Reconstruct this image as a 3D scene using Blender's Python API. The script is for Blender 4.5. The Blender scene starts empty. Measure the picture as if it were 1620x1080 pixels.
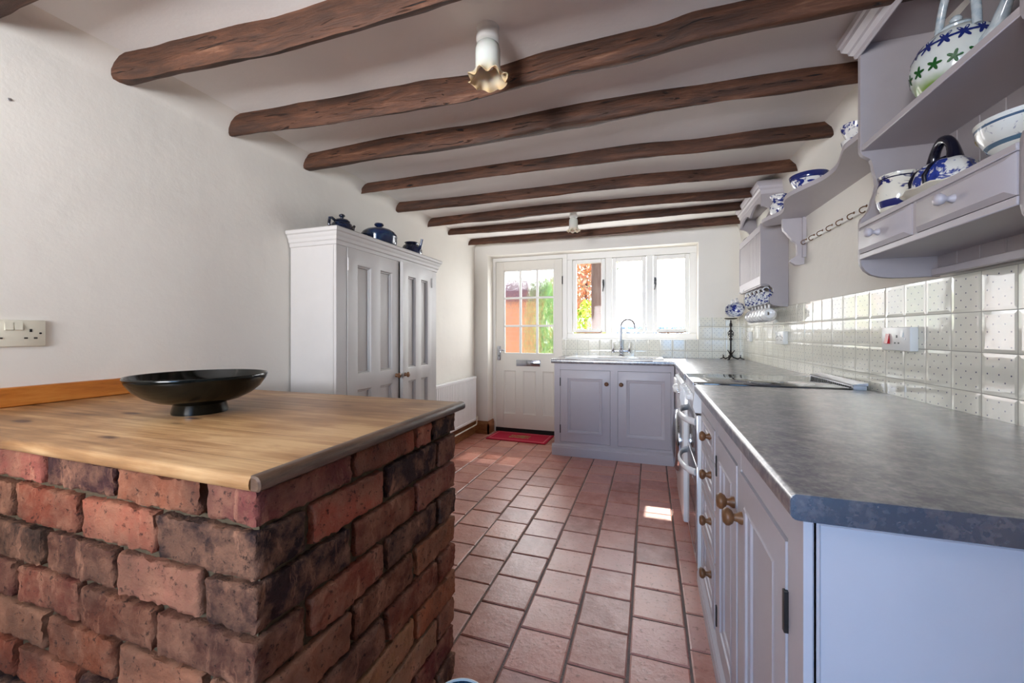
import bpy, bmesh, math, random
from mathutils import Vector, Matrix, noise
random.seed(7)
C = bpy.context.scene.collection
PI = math.pi

# ------------------------------------------------------------------ helpers
def lin(r, g, b):
    def f(c):
        c /= 255.0
        return c/12.92 if c <= .04045 else ((c+.055)/1.055)**2.4
    return (f(r), f(g), f(b), 1.0)

class MB:
    """collects shapes that become ONE mesh object"""
    def __init__(s):
        s.bm = bmesh.new(); s.lay = s.bm.verts.layers.float_color.new('tint'); s.cur = None
    def v(s, p):
        r = s.bm.verts.new(p)
        r[s.lay] = s.cur if s.cur is not None else (1, 1, 1, 1)
        return r
    def f(s, vs):
        try: return s.bm.faces.new(vs)
        except ValueError: return None
    def box(s, x0, y0, z0, x1, y1, z1, bev=0.0, seg=1):
        x0, x1 = min(x0, x1), max(x0, x1); y0, y1 = min(y0, y1), max(y0, y1); z0, z1 = min(z0, z1), max(z0, z1)
        p = [s.v((x, y, z)) for x in (x0, x1) for y in (y0, y1) for z in (z0, z1)]
        fs = [s.f([p[i] for i in q]) for q in ((0,1,3,2),(4,6,7,5),(0,4,5,1),(2,3,7,6),(0,2,6,4),(1,5,7,3))]
        if bev > 0:
            es = list({e for f in fs for e in f.edges})
            bmesh.ops.bevel(s.bm, geom=es, offset=bev, segments=seg, affect='EDGES', profile=.5)
        return s
    def prism(s, pts, d, bev=0.0):
        a = [s.v(p) for p in pts]; d = Vector(d)
        b = [s.v(Vector(p)+d) for p in pts]
        fs = [s.f(a), s.f(b[::-1])]
        n = len(pts)
        for i in range(n): fs.append(s.f([a[i], b[i], b[(i+1) % n], a[(i+1) % n]]))
        if bev > 0:
            es = list({e for f in fs[:2] if f for e in f.edges})
            bmesh.ops.bevel(s.bm, geom=es, offset=bev, segments=1, affect='EDGES', profile=.5)
        return s
    def lathe(s, prof, c=(0,0,0), seg=32, axis='z', sx=1, sy=1, wave=None, M=None):
        c = Vector(c); rings = []
        def put(x, y, z):
            if axis == 'z': q = Vector((x, y, z))
            elif axis == 'x': q = Vector((z, x, y))
            elif axis == '-x': q = Vector((-z, x, -y))
            elif axis == 'y': q = Vector((y, z, x))
            else: q = Vector((x, -z, y))
            if M is not None: q = M @ q
            return s.v(q+c)
        for k, (r, z) in enumerate(prof):
            if r < 1e-6: rings.append([put(0, 0, z)]); continue
            ring = []
            for i in range(seg):
                a = 2*PI*i/seg; rr, zz = r, z
                if wave: rr, zz = wave(a, k, r, z)
                ring.append(put(rr*math.cos(a)*sx, rr*math.sin(a)*sy, zz))
            rings.append(ring)
        for A, B in zip(rings, rings[1:]):
            if len(A) == 1 and len(B) == 1: continue
            for i in range(seg):
                j = (i+1) % seg
                if len(A) == 1: s.f([A[0], B[i], B[j]])
                elif len(B) == 1: s.f([A[i], A[j], B[0]])
                else: s.f([A[i], A[j], B[j], B[i]])
        return s
    def tube(s, pts, r, seg=8, closed=False, cap=True, sq=None):
        pts = [Vector(p) for p in pts]; n = len(pts)
        rs = r if isinstance(r, (list, tuple)) else [r]*n
        up = None; rings = []
        for i in range(n):
            if closed: t = (pts[(i+1) % n]-pts[i-1]).normalized()
            else: t = (pts[min(i+1, n-1)]-pts[max(i-1, 0)]).normalized()
            if up is None:
                up = Vector((0, 0, 1)) if abs(t.z) < .9 else Vector((1, 0, 0))
            up = (up-t*up.dot(t)).normalized(); w = t.cross(up)
            k1, k2 = sq if sq else (1, 1)
            rings.append([s.v(pts[i]+(up*math.cos(2*PI*k/seg)*k1+w*math.sin(2*PI*k/seg)*k2)*rs[i]) for k in range(seg)])
        m = n if closed else n-1
        for i in range(m):
            A, B = rings[i], rings[(i+1) % n]
            for k in range(seg): s.f([A[k], A[(k+1) % seg], B[(k+1) % seg], B[k]])
        if cap and not closed: s.f(rings[0][::-1]); s.f(rings[-1])
        return s
    def panelled(s, w, h, t, panels, ring=((0,0),(.004,.003),(.012,.004),(.018,.011),(.03,.012)), x=0, z=0, y=0):
        """framed face looking along -y with recessed panels (x0,z0,x1,z1)"""
        xs = sorted({0, w} | {p[0] for p in panels} | {p[2] for p in panels})
        zs = sorted({0, h} | {p[1] for p in panels} | {p[3] for p in panels})
        q = lambda a, b, d: s.v((x+a, y+d, z+b))
        for i in range(len(xs)-1):
            for j in range(len(zs)-1):
                cx, cz = (xs[i]+xs[i+1])/2, (zs[j]+zs[j+1])/2
                if any(p[0] < cx < p[2] and p[1] < cz < p[3] for p in panels): continue
                s.f([q(xs[i], zs[j], 0), q(xs[i+1], zs[j], 0), q(xs[i+1], zs[j+1], 0), q(xs[i], zs[j+1], 0)])
        for p in panels:
            prev = None
            for (a, d) in ring:
                cur = [q(p[0]+a, p[1]+a, d), q(p[2]-a, p[1]+a, d), q(p[2]-a, p[3]-a, d), q(p[0]+a, p[3]-a, d)]
                if prev:
                    for k in range(4): s.f([prev[k], prev[(k+1) % 4], cur[(k+1) % 4], cur[k]])
                prev = cur
            s.f(prev)
        A = [q(0,0,0), q(w,0,0), q(w,h,0), q(0,h,0)]; B = [q(0,0,t), q(w,0,t), q(w,h,t), q(0,h,t)]
        for k in range(4): s.f([A[k], B[k], B[(k+1) % 4], A[(k+1) % 4]])
        s.f(B[::-1])
        return s

WM = {}
def mesh_obj(name, mb, mat, parent=None, world=True, smooth=38, weld=1e-5):
    bm = mb.bm
    if weld: bmesh.ops.remove_doubles(bm, verts=bm.verts, dist=weld)
    bmesh.ops.recalc_face_normals(bm, faces=bm.faces)
    if parent is not None and world:
        bmesh.ops.transform(bm, matrix=WM[parent].inverted(), verts=bm.verts)
    me = bpy.data.meshes.new(name); bm.to_mesh(me); bm.free()
    if smooth:
        for p in me.polygons: p.use_smooth = True
        me.set_sharp_from_angle(angle=math.radians(smooth))
    o = bpy.data.objects.new(name, me); C.objects.link(o)
    if mat: me.materials.append(mat)
    if parent is not None:
        o.parent = parent; WM[o] = WM[parent]
    else: WM[o] = Matrix.Identity(4)
    return o
def thing(name, label, cat, loc=(0,0,0), rz=0, group=None, M=None):
    o = bpy.data.objects.new(name, None); C.objects.link(o)
    o.empty_display_size = .05
    W = Matrix.Translation(loc) @ (M if M is not None else Matrix.Rotation(rz, 4, 'Z'))
    o.matrix_world = W; WM[o] = W
    o['label'] = label; o['category'] = cat
    if group: o['group'] = group
    return o
def tag(o, label, cat, group=None, kind=None):
    if label: o['label'] = label
    if cat: o['category'] = cat
    if group: o['group'] = group
    if kind: o['kind'] = kind
    return o
def struct(name, mb, mat, parent=None, label=None, **k):
    o = mesh_obj(name, mb, mat, parent, **k)
    if parent is None: o['kind'] = 'structure'
    if label: o['label'] = label
    return o
def dup(root, M, label):
    r = root.copy(); C.objects.link(r); r.matrix_world = M; r['label'] = label
    for ch in list(root.children):
        c = ch.copy(); C.objects.link(c); c.parent = r
        for g in list(ch.children):
            d = g.copy(); C.objects.link(d); d.parent = c
    return r

# ------------------------------------------------------------------ materials
def new_mat(name):
    m = bpy.data.materials.new(name); m.use_nodes = True
    nt = m.node_tree; b = nt.nodes['Principled BSDF']
    return m, nt, b
class N:
    def __init__(s, nt): s.nt = nt
    def n(s, t, **kw):
        o = s.nt.nodes.new(t)
        for k, v_ in kw.items(): setattr(o, k, v_)
        return o
    def l(s, a, b): s.nt.links.new(a, b)
    def math(s, op, a, b=None, c=None):
        o = s.nt.nodes.new('ShaderNodeMath'); o.operation = op
        for i, x in enumerate((a, b, c)):
            if x is None: continue
            if isinstance(x, (int, float)): o.inputs[i].default_value = x
            else: s.l(x, o.inputs[i])
        return o.outputs[0]
    def mix(s, f, a, b, mode='MIX'):
        o = s.nt.nodes.new('ShaderNodeMix'); o.data_type = 'RGBA'; o.blend_type = mode
        for sock, x in ((o.inputs[0], f), (o.inputs[6], a), (o.inputs[7], b)):
            if isinstance(x, (int, float)): sock.default_value = x
            elif isinstance(x, tuple): sock.default_value = x
            else: s.l(x, sock)
        return o.outputs[2]
    def coord(s, scale=(1,1,1), kind='Object'):
        t = s.n('ShaderNodeTexCoord'); m = s.n('ShaderNodeMapping')
        m.inputs['Scale'].default_value = scale
        s.l(t.outputs[kind], m.inputs[0]); return m.outputs[0]
    def noise(s, vec, scale=5, detail=4, rough=.55, dist=0):
        o = s.n('ShaderNodeTexNoise'); s.l(vec, o.inputs['Vector'])
        o.inputs['Scale'].default_value = scale; o.inputs['Detail'].default_value = detail
        o.inputs['Roughness'].default_value = rough; o.inputs['Distortion'].default_value = dist
        return o.outputs['Fac']
    def ramp(s, f, stops):
        o = s.n('ShaderNodeValToRGB'); s.l(f, o.inputs[0]); e = o.color_ramp.elements
        while len(e) < len(stops): e.new(.5)
        for i, (p, c) in enumerate(stops):
            e[i].position = p; e[i].color = c if isinstance(c, tuple) else (c, c, c, 1)
        return o.outputs[0]
    def bump(s, h, strength=.3, dist=.01, prev=None):
        o = s.n('ShaderNodeBump'); s.l(h, o.inputs['Height'])
        o.inputs['Strength'].default_value = strength; o.inputs['Distance'].default_value = dist
        if prev is not None: s.l(prev, o.inputs['Normal'])
        return o.outputs[0]

def plain(name, col, rough=.5, metal=0, bump=0, bscale=40, vary=.04, spec=.5, coat=0):
    m, nt, b = new_mat(name); g = N(nt)
    b.inputs['Roughness'].default_value = rough; b.inputs['Metallic'].default_value = metal
    b.inputs['Specular IOR Level'].default_value = spec
    if coat: b.inputs['Coat Weight'].default_value = coat; b.inputs['Coat Roughness'].default_value = .08
    vec = g.coord()
    nz = g.noise(vec, bscale*.3, 3)
    d = tuple(max(0, c*(1-vary)) for c in col[:3])+(1,)
    u = tuple(min(1, c*(1+vary)) for c in col[:3])+(1,)
    g.l(g.mix(nz, d, u), b.inputs['Base Color'])
    if bump:
        g.l(g.bump(g.noise(vec, bscale, 5), bump, .004), b.inputs['Normal'])
    return m

def plaster(name, col):
    m, nt, b = new_mat(name); g = N(nt); vec = g.coord()
    b.inputs['Roughness'].default_value = .75; b.inputs['Specular IOR Level'].default_value = .25
    n1 = g.noise(vec, 1.7, 3); n2 = g.noise(vec, 14, 5); n3 = g.noise(vec, 120, 3)
    c2 = tuple(c*.94 for c in col[:3])+(1,)
    g.l(g.mix(g.ramp(n1, [(.35, 0.), (.7, 1.)]), col, c2), b.inputs['Base Color'])
    h = g.math('ADD', g.math('MULTIPLY', n1, 1.2), g.math('ADD', g.math('MULTIPLY', n2, .35), g.math('MULTIPLY', n3, .05)))
    g.l(g.bump(h, .16, .03), b.inputs['Normal'])
    return m

def wood(name, dark, mid, light, stretch=(2, 22, 22), rough=.55, bump=.4, ring=9., contrast=(.3, .5, .72), spec=.4):
    m, nt, b = new_mat(name); g = N(nt); vec = g.coord(stretch)
    n1 = g.noise(vec, 1.0, 6, .62, .6); n2 = g.noise(vec, 5, 6, .7, .2)
    f = g.math('ADD', g.math('MULTIPLY', n1, .7), g.math('MULTIPLY', n2, .3))
    col = g.ramp(f, [(contrast[0], dark), (contrast[1], mid), (contrast[2], light)])
    g.l(col, b.inputs['Base Color']); b.inputs['Roughness'].default_value = rough
    b.inputs['Specular IOR Level'].default_value = spec
    g.l(g.bump(f, bump, .012), b.inputs['Normal'])
    return m

def beam_mat():
    m, nt, b = new_mat('old_oak'); g = N(nt)
    vec = g.coord((2.2, 16, 16)); vec2 = g.coord((5, 40, 40)); v3 = g.coord((1, 1, 1))
    n1 = g.noise(vec, 1.0, 7, .65, .9); n2 = g.noise(vec2, 1.5, 6, .7, .3); n3 = g.noise(v3, 3.0, 3); n4 = g.noise(g.coord((3, 30, 30)), 2.0, 3, .5, 1.0)
    f = g.math('ADD', g.math('MULTIPLY', n1, .55), g.math('ADD', g.math('MULTIPLY', n2, .3), g.math('MULTIPLY', n3, .15)))
    col = g.ramp(f, [(.30, lin(25,15,10)), (.45, lin(61,37,24)), (.56, lin(86,53,35)), (.72, lin(140,103,80))])
    crack = g.ramp(n4, [(.30, .0), (.36, 1.)])
    col = g.mix(crack, lin(16,9,7), col)
    g.l(col, b.inputs['Base Color']); b.inputs['Roughness'].default_value = .62
    b.inputs['Specular IOR Level'].default_value = .35
    h = g.math('ADD', f, g.math('MULTIPLY', crack, .35))
    g.l(g.bump(h, .8, .02), b.inputs['Normal'])
    return m

def pine_mat():
    m, nt, b = new_mat('waxed_pine'); g = N(nt)
    vec = g.coord((1.0, 5.5, 5.5))
    n1 = g.noise(g.coord((.9, 9, 9)), 1.6, 5, .6, 1.4); n2 = g.noise(g.coord((3, 70, 70)), 1.5, 5, .7); n3 = g.noise(g.coord(), 2.6, 4)
    f = g.math('ADD', g.math('MULTIPLY', n1, .42), g.math('ADD', g.math('MULTIPLY', n2, .22), g.math('MULTIPLY', n3, .36)))
    col = g.ramp(f, [(.38, lin(106,70,40)), (.5, lin(160,118,76)), (.6, lin(194,156,110))])
    vo = g.n('ShaderNodeTexVoronoi'); g.l(g.coord((3.0, 9.0, 9.0)), vo.inputs['Vector']); vo.inputs['Scale'].default_value = 1.15
    k = g.ramp(vo.outputs['Distance'], [(.09, 1.), (.16, 0.)])
    col = g.mix(k, col, lin(78,46,26))
    # plank joints every 0.155 m across the grain
    sp = g.n('ShaderNodeSeparateXYZ'); g.l(g.coord(), sp.inputs[0])
    fr = g.math('FRACT', g.math('DIVIDE', sp.outputs[1], .155))
    j = g.math('LESS_THAN', fr, .012)
    col = g.mix(g.math('MULTIPLY', j, .6), col, lin(70,44,26))
    g.l(col, b.inputs['Base Color']); b.inputs['Roughness'].default_value = .42
    b.inputs['Specular IOR Level'].default_value = .4
    h = g.math('SUBTRACT', g.math('MULTIPLY', f, .5), g.math('ADD', g.math('MULTIPLY', k, .3), j))
    g.l(g.bump(h, .25, .004), b.inputs['Normal'])
    return m

def tint_mat(name, rough, speck, specks2, bump, nscale, spec=.4, lo=.2, streak=.0):
    """colour from the per-piece 'tint' attribute, mottled"""
    m, nt, b = new_mat(name); g = N(nt); vec = g.coord()
    a = g.n('ShaderNodeAttribute'); a.attribute_name = 'tint'
    n1 = g.noise(vec, nscale, 6, .65); n2 = g.noise(vec, nscale*4.5, 5, .7); n3 = g.noise(vec, nscale*.35, 3)
    n4 = g.noise(g.coord((nscale*1.2, nscale*1.2, nscale*.35)), 1.0, 5, .7, .8)
    col = g.mix(g.math('MULTIPLY', g.ramp(n1, [(.42, 0.), (.62, 1.)]), .6), a.outputs['Color'], speck)
    col = g.mix(g.math('MULTIPLY', g.ramp(n4, [(.56, 0.), (.7, 1.)]), streak), col, tuple(min(1, c*1.6) for c in speck[:3])+(1,))
    col = g.mix(g.math('MULTIPLY', g.ramp(n2, [(.58, 0.), (.66, 1.)]), .75), col, specks2)
    col = g.mix(g.math('MULTIPLY', g.ramp(n3, [(.3, 1.), (.55, 0.)]), lo), col, (.02, .013, .012, 1))
    g.l(col, b.inputs['Base Color']); b.inputs['Roughness'].default_value = rough
    b.inputs['Specular IOR Level'].default_value = spec
    h = g.math('ADD', g.math('MULTIPLY', n1, .6), g.math('MULTIPLY', n2, .5))
    g.l(g.bump(h, bump, .01), b.inputs['Normal'])
    return m, nt, b, g

def tile_mat(name, pitch, u0, v0, axis):
    """glazed cream wall tiles with small navy dots, three and two to a row"""
    m, nt, b = new_mat(name); g = N(nt)
    sp = g.n('ShaderNodeSeparateXYZ'); g.l(g.coord(), sp.inputs[0])
    U = sp.outputs[axis]; V = sp.outputs[2]
    pu = g.math('DIVIDE', g.math('SUBTRACT', U, u0), pitch[0]); pv = g.math('DIVIDE', g.math('SUBTRACT', V, v0), pitch[1])
    u = g.math('FRACT', pu); v_ = g.math('FRACT', pv)
    def lattice(ou, ov, su, sv):
        du = g.math('MULTIPLY', g.math('SUBTRACT', g.math('FRACT', g.math('ADD', g.math('DIVIDE', g.math('SUBTRACT', u, ou), su), .5)), .5), su)
        dv = g.math('MULTIPLY', g.math('SUBTRACT', g.math('FRACT', g.math('ADD', g.math('DIVIDE', g.math('SUBTRACT', v_, ov), sv), .5)), .5), sv)
        return g.math('SQRT', g.math('ADD', g.math('MULTIPLY', du, du), g.math('MULTIPLY', dv, dv)))
    d1 = lattice(.17, .14, .33, .36); d2 = lattice(.335, .32, .33, .36)
    in2 = g.math('MULTIPLY', g.math('MULTIPLY', g.math('GREATER_THAN', u, .2), g.math('LESS_THAN', u, .8)), g.math('MULTIPLY', g.math('GREATER_THAN', v_, .2), g.math('LESS_THAN', v_, .8)))
    R = .020
    dots = g.math('MAXIMUM', g.math('LESS_THAN', d1, R), g.math('MULTIPLY', g.math('LESS_THAN', d2, R), in2))
    eu = g.math('MINIMUM', u, g.math('SUBTRACT', 1., u)); ev = g.math('MINIMUM', v_, g.math('SUBTRACT', 1., v_))
    e = g.math('MINIMUM', eu, ev)
    grout = g.math('LESS_THAN', e, .012)
    n3 = g.noise(g.coord(), 9, 3)
    base = g.mix(n3, lin(226,224,208), lin(240,237,224))
    col = g.mix(g.math('MULTIPLY', dots, .9), base, lin(58,62,98)); col = g.mix(grout, col, lin(168,164,152))
    g.l(col, b.inputs['Base Color'])
    g.l(g.math('ADD', g.math('MULTIPLY', grout, .5), .07), b.inputs['Roughness'])
    b.inputs['Specular IOR Level'].default_value = .6
    pil = g.ramp(e, [(.0, 0.), (.09, 1.)])
    wn = g.n('ShaderNodeTexWhiteNoise'); wn.noise_dimensions = '2D'
    cmb = g.n('ShaderNodeCombineXYZ'); g.l(g.math('FLOOR', pu), cmb.inputs[0]); g.l(g.math('FLOOR', pv), cmb.inputs[1]); g.l(cmb.outputs[0], wn.inputs[0])
    sw = g.n('ShaderNodeSeparateXYZ'); g.l(wn.outputs['Color'], sw.inputs[0])
    tilt = g.math('ADD', g.math('MULTIPLY', g.math('SUBTRACT', sw.outputs[0], .5), u), g.math('MULTIPLY', g.math('SUBTRACT', sw.outputs[1], .5), v_))
    h = g.math('ADD', g.math('MULTIPLY', pil, .5), g.math('ADD', g.math('MULTIPLY', g.noise(g.coord(), 16, 2), .22), g.math('MULTIPLY', tilt, .05)))
    g.l(g.bump(h, .5, .004), b.inputs['Normal'])
    return m

def laminate_mat(name='mottled_laminate', pal=((70,70,82), (106,103,106), (138,133,130), (166,160,155)), deep=(50,50,60)):
    m, nt, b = new_mat(name); g = N(nt); vec = g.coord()
    n1 = g.noise(vec, 38, 5, .7); n2 = g.noise(vec, 16, 4, .6); n3 = g.noise(g.coord((1, 1, 1)), 85, 4)
    c = g.ramp(n1, [(q, lin(*k)) for q, k in zip((.3, .46, .6, .75), pal)])
    c = g.mix(g.ramp(n2, [(.4, 0.), (.62, .55)]), c, lin(*deep))
    c = g.mix(g.ramp(n3, [(.5, 0.), (.62, .3)]), c, lin(*pal[3]))
    g.l(c, b.inputs['Base Color']); b.inputs['Roughness'].default_value = .27; b.inputs['Coat Weight'].default_value = .35; b.inputs['Coat Roughness'].default_value = .3
    b.inputs['Specular IOR Level'].default_value = 1.0; b.inputs['IOR'].default_value = 1.75
    g.l(g.bump(n3, .06, .002), b.inputs['Normal'])
    return m

def china(name, scale=16, thr=.52, blue=lin(34,48,120), base=lin(236,236,234), bands=(), soft=.03, kind='noise'):
    m, nt, b = new_mat(name); g = N(nt); vec = g.coord()
    n1 = g.noise(vec, scale, 3, .6, 1.2)
    f = g.ramp(n1, [(thr-soft, 0.), (thr+soft, 1.)])
    n2 = g.noise(vec, scale*3, 2)
    bl = g.mix(n2, tuple(c*.55 for c in blue[:3])+(1,), tuple(min(1, c*1.7) for c in blue[:3])+(1,))
    col = g.mix(f, base, bl)
    sp = g.n('ShaderNodeSeparateXYZ'); g.l(vec, sp.inputs[0])
    for z0, z1, cc in bands:
        k = g.math('MULTIPLY', g.math('GREATER_THAN', sp.outputs[2], z0), g.math('LESS_THAN', sp.outputs[2], z1))
        col = g.mix(k, col, cc)
    g.l(col, b.inputs['Base Color']); b.inputs['Roughness'].default_value = .12
    b.inputs['Specular IOR Level'].default_value = .6
    return m

def glaze(name, c1, c2, c3, scale=9, rough=.12, stretch=(1,1,1)):
    m, nt, b = new_mat(name); g = N(nt); vec = g.coord(stretch)
    n1 = g.noise(vec, scale, 4, .6, 1.5)
    g.l(g.ramp(n1, [(.32, c1), (.52, c2), (.72, c3)]), b.inputs['Base Color'])
    b.inputs['Roughness'].default_value = rough; b.inputs['Specular IOR Level'].default_value = .7
    return m

def clear_glass(name):
    m, nt, b = new_mat(name); g = N(nt); nt.nodes.remove(b)
    out = nt.nodes['Material Output']
    tr = g.n('ShaderNodeBsdfTransparent'); gl = g.n('ShaderNodeBsdfGlossy'); gl.inputs['Roughness'].default_value = .02
    fr = g.n('ShaderNodeFresnel'); fr.inputs[0].default_value = 1.45
    mx = g.n('ShaderNodeMixShader'); g.l(g.math('MULTIPLY', fr.outputs[0], .3), mx.inputs[0]); g.l(tr.outputs[0], mx.inputs[1]); g.l(gl.outputs[0], mx.inputs[2])
    g.l(mx.outputs[0], out.inputs[0]); return m

def rippled_glass(name):
    m, nt, b = new_mat(name); g = N(nt); nt.nodes.remove(b)
    out = nt.nodes['Material Output']
    rf = g.n('ShaderNodeBsdfRefraction'); rf.inputs['IOR'].default_value = 1.1; rf.inputs['Roughness'].default_value = .03
    h = g.noise(g.coord((70, 1, 14)), 1.0, 3, .65, 2.0)
    g.l(g.bump(h, 1.0, .14), rf.inputs['Normal'])
    gl = g.n('ShaderNodeBsdfGlossy'); gl.inputs['Roughness'].default_value = .05
    tr = g.n('ShaderNodeBsdfTransparent')
    m1 = g.n('ShaderNodeMixShader'); m1.inputs[0].default_value = .2; g.l(rf.outputs[0], m1.inputs[1]); g.l(tr.outputs[0], m1.inputs[2])
    m2 = g.n('ShaderNodeMixShader'); m2.inputs[0].default_value = .06; g.l(m1.outputs[0], m2.inputs[1]); g.l(gl.outputs[0], m2.inputs[2])
    g.l(m2.outputs[0], out.inputs[0]); return m

M_WALL = plaster('white_plaster', lin(234,230,221))
M_CEIL = plaster('ceiling_plaster', lin(238,235,231))
M_PAINT = plain('lilac_grey_paint', lin(188,182,186), .38, bump=.05, bscale=60, vary=.03)
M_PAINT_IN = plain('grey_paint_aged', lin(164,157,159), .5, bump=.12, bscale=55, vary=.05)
M_CUP = plain('stone_grey_paint', lin(192,188,184), .42, bump=.08, bscale=50, vary=.03)
M_WHITE = plain('white_gloss_paint', lin(236,234,228), .35, bump=.05, bscale=40, vary=.02)
M_DOOR = plain('offwhite_door_paint', lin(222,217,206), .4, bump=.06, bscale=40, vary=.02)
M_PLASTIC = plain('white_plastic', lin(234,233,228), .3, vary=.01)
M_OLDPLASTIC = plain('cream_plastic', lin(222,218,200), .35, vary=.01)
M_ENAMEL = plain('white_enamel', lin(232,232,232), .18, vary=.01, spec=.6)
M_CHROME = plain('chrome', lin(176,179,188), .12, metal=1, vary=.02)
M_STEEL = plain('brushed_steel', lin(190,190,194), .3, metal=1, bump=.04, bscale=200, vary=.04)
M_BLACK = plain('black_metal', lin(28,26,26), .45, vary=.1)
M_DARK = plain('dark_gap', lin(30,24,22), .8)
M_IRON = plain('wrought_iron', lin(48,42,40), .5, metal=.6, bump=.3, bscale=90, vary=.15)
M_BRASS = plain('aged_brass', lin(120,90,66), .35, metal=1, vary=.1)
M_KNOB = wood('knob_wood', lin(78,48,30), lin(112,74,46), lin(140,100,68), (14, 14, 14), .4, .1)
M_SKIRT = wood('skirting_pine', lin(96,60,34), lin(142,94,56), lin(178,130,84), (9, 9, 30), .45, .15)
M_UPSTAND = wood('orange_pine', lin(150,84,30), lin(192,116,46), lin(214,146,70), (4, 3, 26), .4, .12)
M_EDGE = wood('worn_dark_edge', lin(52,38,30), lin(92,68,52), lin(140,112,90), (10, 3, 30), .32, .2, spec=.6)
M_BEAM = beam_mat(); M_PINE = pine_mat(); M_LAM = laminate_mat(); M_LAMD = laminate_mat('shaded_end_laminate', ((28,30,48), (46,44,58), (70,58,62), (104,92,92)), (24,26,42))  # edging copy of the worktop laminate has the unlit end's shade in its colour
M_BRICK, _, _, _ = tint_mat('old_brick', .85, lin(156,110,84), lin(28,18,14), 1.0, 15, .2, .6, .6)
M_MORTAR = plain('lime_mortar', lin(92,78,60), .95, bump=1.0, bscale=110, vary=.35, spec=.1)
M_TERRA, _nt, _b, _g = tint_mat('terracotta', .30, lin(196,144,128), lin(124,72,56), .3, 11, .6, .15)
M_GROUT = plain('grey_grout', lin(116,100,92), .9, bump=.8, bscale=160, vary=.25)
M_GLASS = clear_glass('window_glass'); M_RIPPLE = rippled_glass('rippled_glass')
M_CERAMIC = plain('white_ceramic', lin(240,240,238), .1, vary=.01, spec=.6)
M_BOWL = glaze('black_green_glaze', lin(5,6,4), lin(9,10,7), lin(22,23,16), 60, .14); M_BOWL.node_tree.nodes['Principled BSDF'].inputs['Specular IOR Level'].default_value = .32
M_OVGLASS = plain('oven_glass', lin(70,66,66), .06, vary=.02, spec=.8)
M_HOB = plain('hob_glass', lin(36,34,34), .05, vary=.02, spec=.9)

# ------------------------------------------------------------------ camera
TH = math.atan(218/640)
cam = bpy.data.cameras.new('camera'); co = bpy.data.objects.new('camera', cam); C.objects.link(co)
cam.sensor_fit = 'HORIZONTAL'; cam.sensor_width = 36; cam.lens = 640/1620*36; cam.shift_y = -13/1620
cam.clip_start = .02
co.location = (0, 0, 1.15); co.rotation_euler = (PI/2, 0, TH)
bpy.context.scene.camera = co

# ------------------------------------------------------------------ room shell
CZ = 2.195; Y0 = -1.9
def wx(y): return .92-.03*(y-1.4)          # face of the right-hand wall at worktop height

# floor: individual quarry tiles over grout, one mesh
mb = MB(); mb.cur = lin(150,92,76)
pal = [(188,124,108), (178,114,98), (192,132,116), (170,106,90), (188,130,118), (198,140,122), (178,124,114), (164,102,86)]
px, py = .2065, .2045
for k in range(-11, 5):
    xa = .135+px*k
    off = 1.40 if k % 2 == 0 else 1.515
    for j in range(-17, 16):
        ya = off+py*j
        if ya > 4.6 or ya < Y0-.1: continue
        c = random.choice(pal); s_ = random.uniform(.9, 1.1)
        mb.cur = tuple(x*s_ for x in lin(*c)[:3])+(1,)
        g_ = .0045; e_ = .005
        x0, x1, y0, y1 = xa+g_+random.uniform(-.001,.0015), xa+px-g_+random.uniform(-.0015,.001), ya+g_*.6+random.uniform(-.001,.001), ya+py-g_*.6
        zc = random.uniform(-.0012, .0012); tx, ty = random.uniform(-.007,.007), random.uniform(-.007,.007)
        zz = lambda x, y: zc+tx*(x-(x0+x1)/2)+ty*(y-(y0+y1)/2)
        T = [mb.v((x, y, zz(x, y))) for x, y in ((x0+e_,y0+e_),(x1-e_,y0+e_),(x1-e_,y1-e_),(x0+e_,y1-e_))]
        E_ = [mb.v((x, y, zz(x, y)-.003)) for x, y in ((x0,y0),(x1,y0),(x1,y1),(x0,y1))]
        B = [mb.v((x, y, -.012)) for x, y in ((x0,y0),(x1,y0),(x1,y1),(x0,y1))]
        mb.f(T)
        for a in range(4):
            n_ = (a+1) % 4
            mb.f([E_[a], E_[n_], T[n_], T[a]]); mb.f([B[a], B[n_], E_[n_], E_[a]])
fl = struct('floor', mb, M_TERRA, label='terracotta quarry tile floor', smooth=20, weld=0)
mb = MB(); mb.box(-2.15, Y0-.1, -.1, 1.2, 4.6, -.0045); struct('floor_grout', mb, M_GROUT, fl)

def und(x, y): return .006*math.sin(3.1*x+1.3*y)+.005*math.sin(1.7*x-6.3*y)
mb = MB(); nx, ny = 40, 90; grid = []
for i in range(nx+1):
    grid.append([mb.v((-2.1+3.2*i/nx, Y0-.2+6.7*j/ny, CZ+und(-2.1+3.2*i/nx, Y0-.2+6.7*j/ny)*.5)) for j in range(ny+1)])
for i in range(nx):
    for j in range(ny): mb.f([grid[i][j], grid[i+1][j], grid[i+1][j+1], grid[i][j+1]])
mb.box(-2.1, Y0-.2, 2.24, 1.1, 4.8, 2.34)
struct('ceiling', mb, M_CEIL, label='white plaster ceiling between the beams')

cove = lambda s: [(0, 2.09), (.006, 2.13), (.018, 2.165), (.04, 2.188), (.075, 2.2)]
pl = [(-2.2, -.1), (-1.92, -.1)]+[(-1.92+a, z) for a, z in cove(0)]+[(-2.2, 2.3)]
mb = MB(); mb.prism([(x, Y0-.2, z) for x, z in pl], (0, 6.75, 0))
struct('wall_left', mb, M_WALL, label='long white plaster wall')
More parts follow.
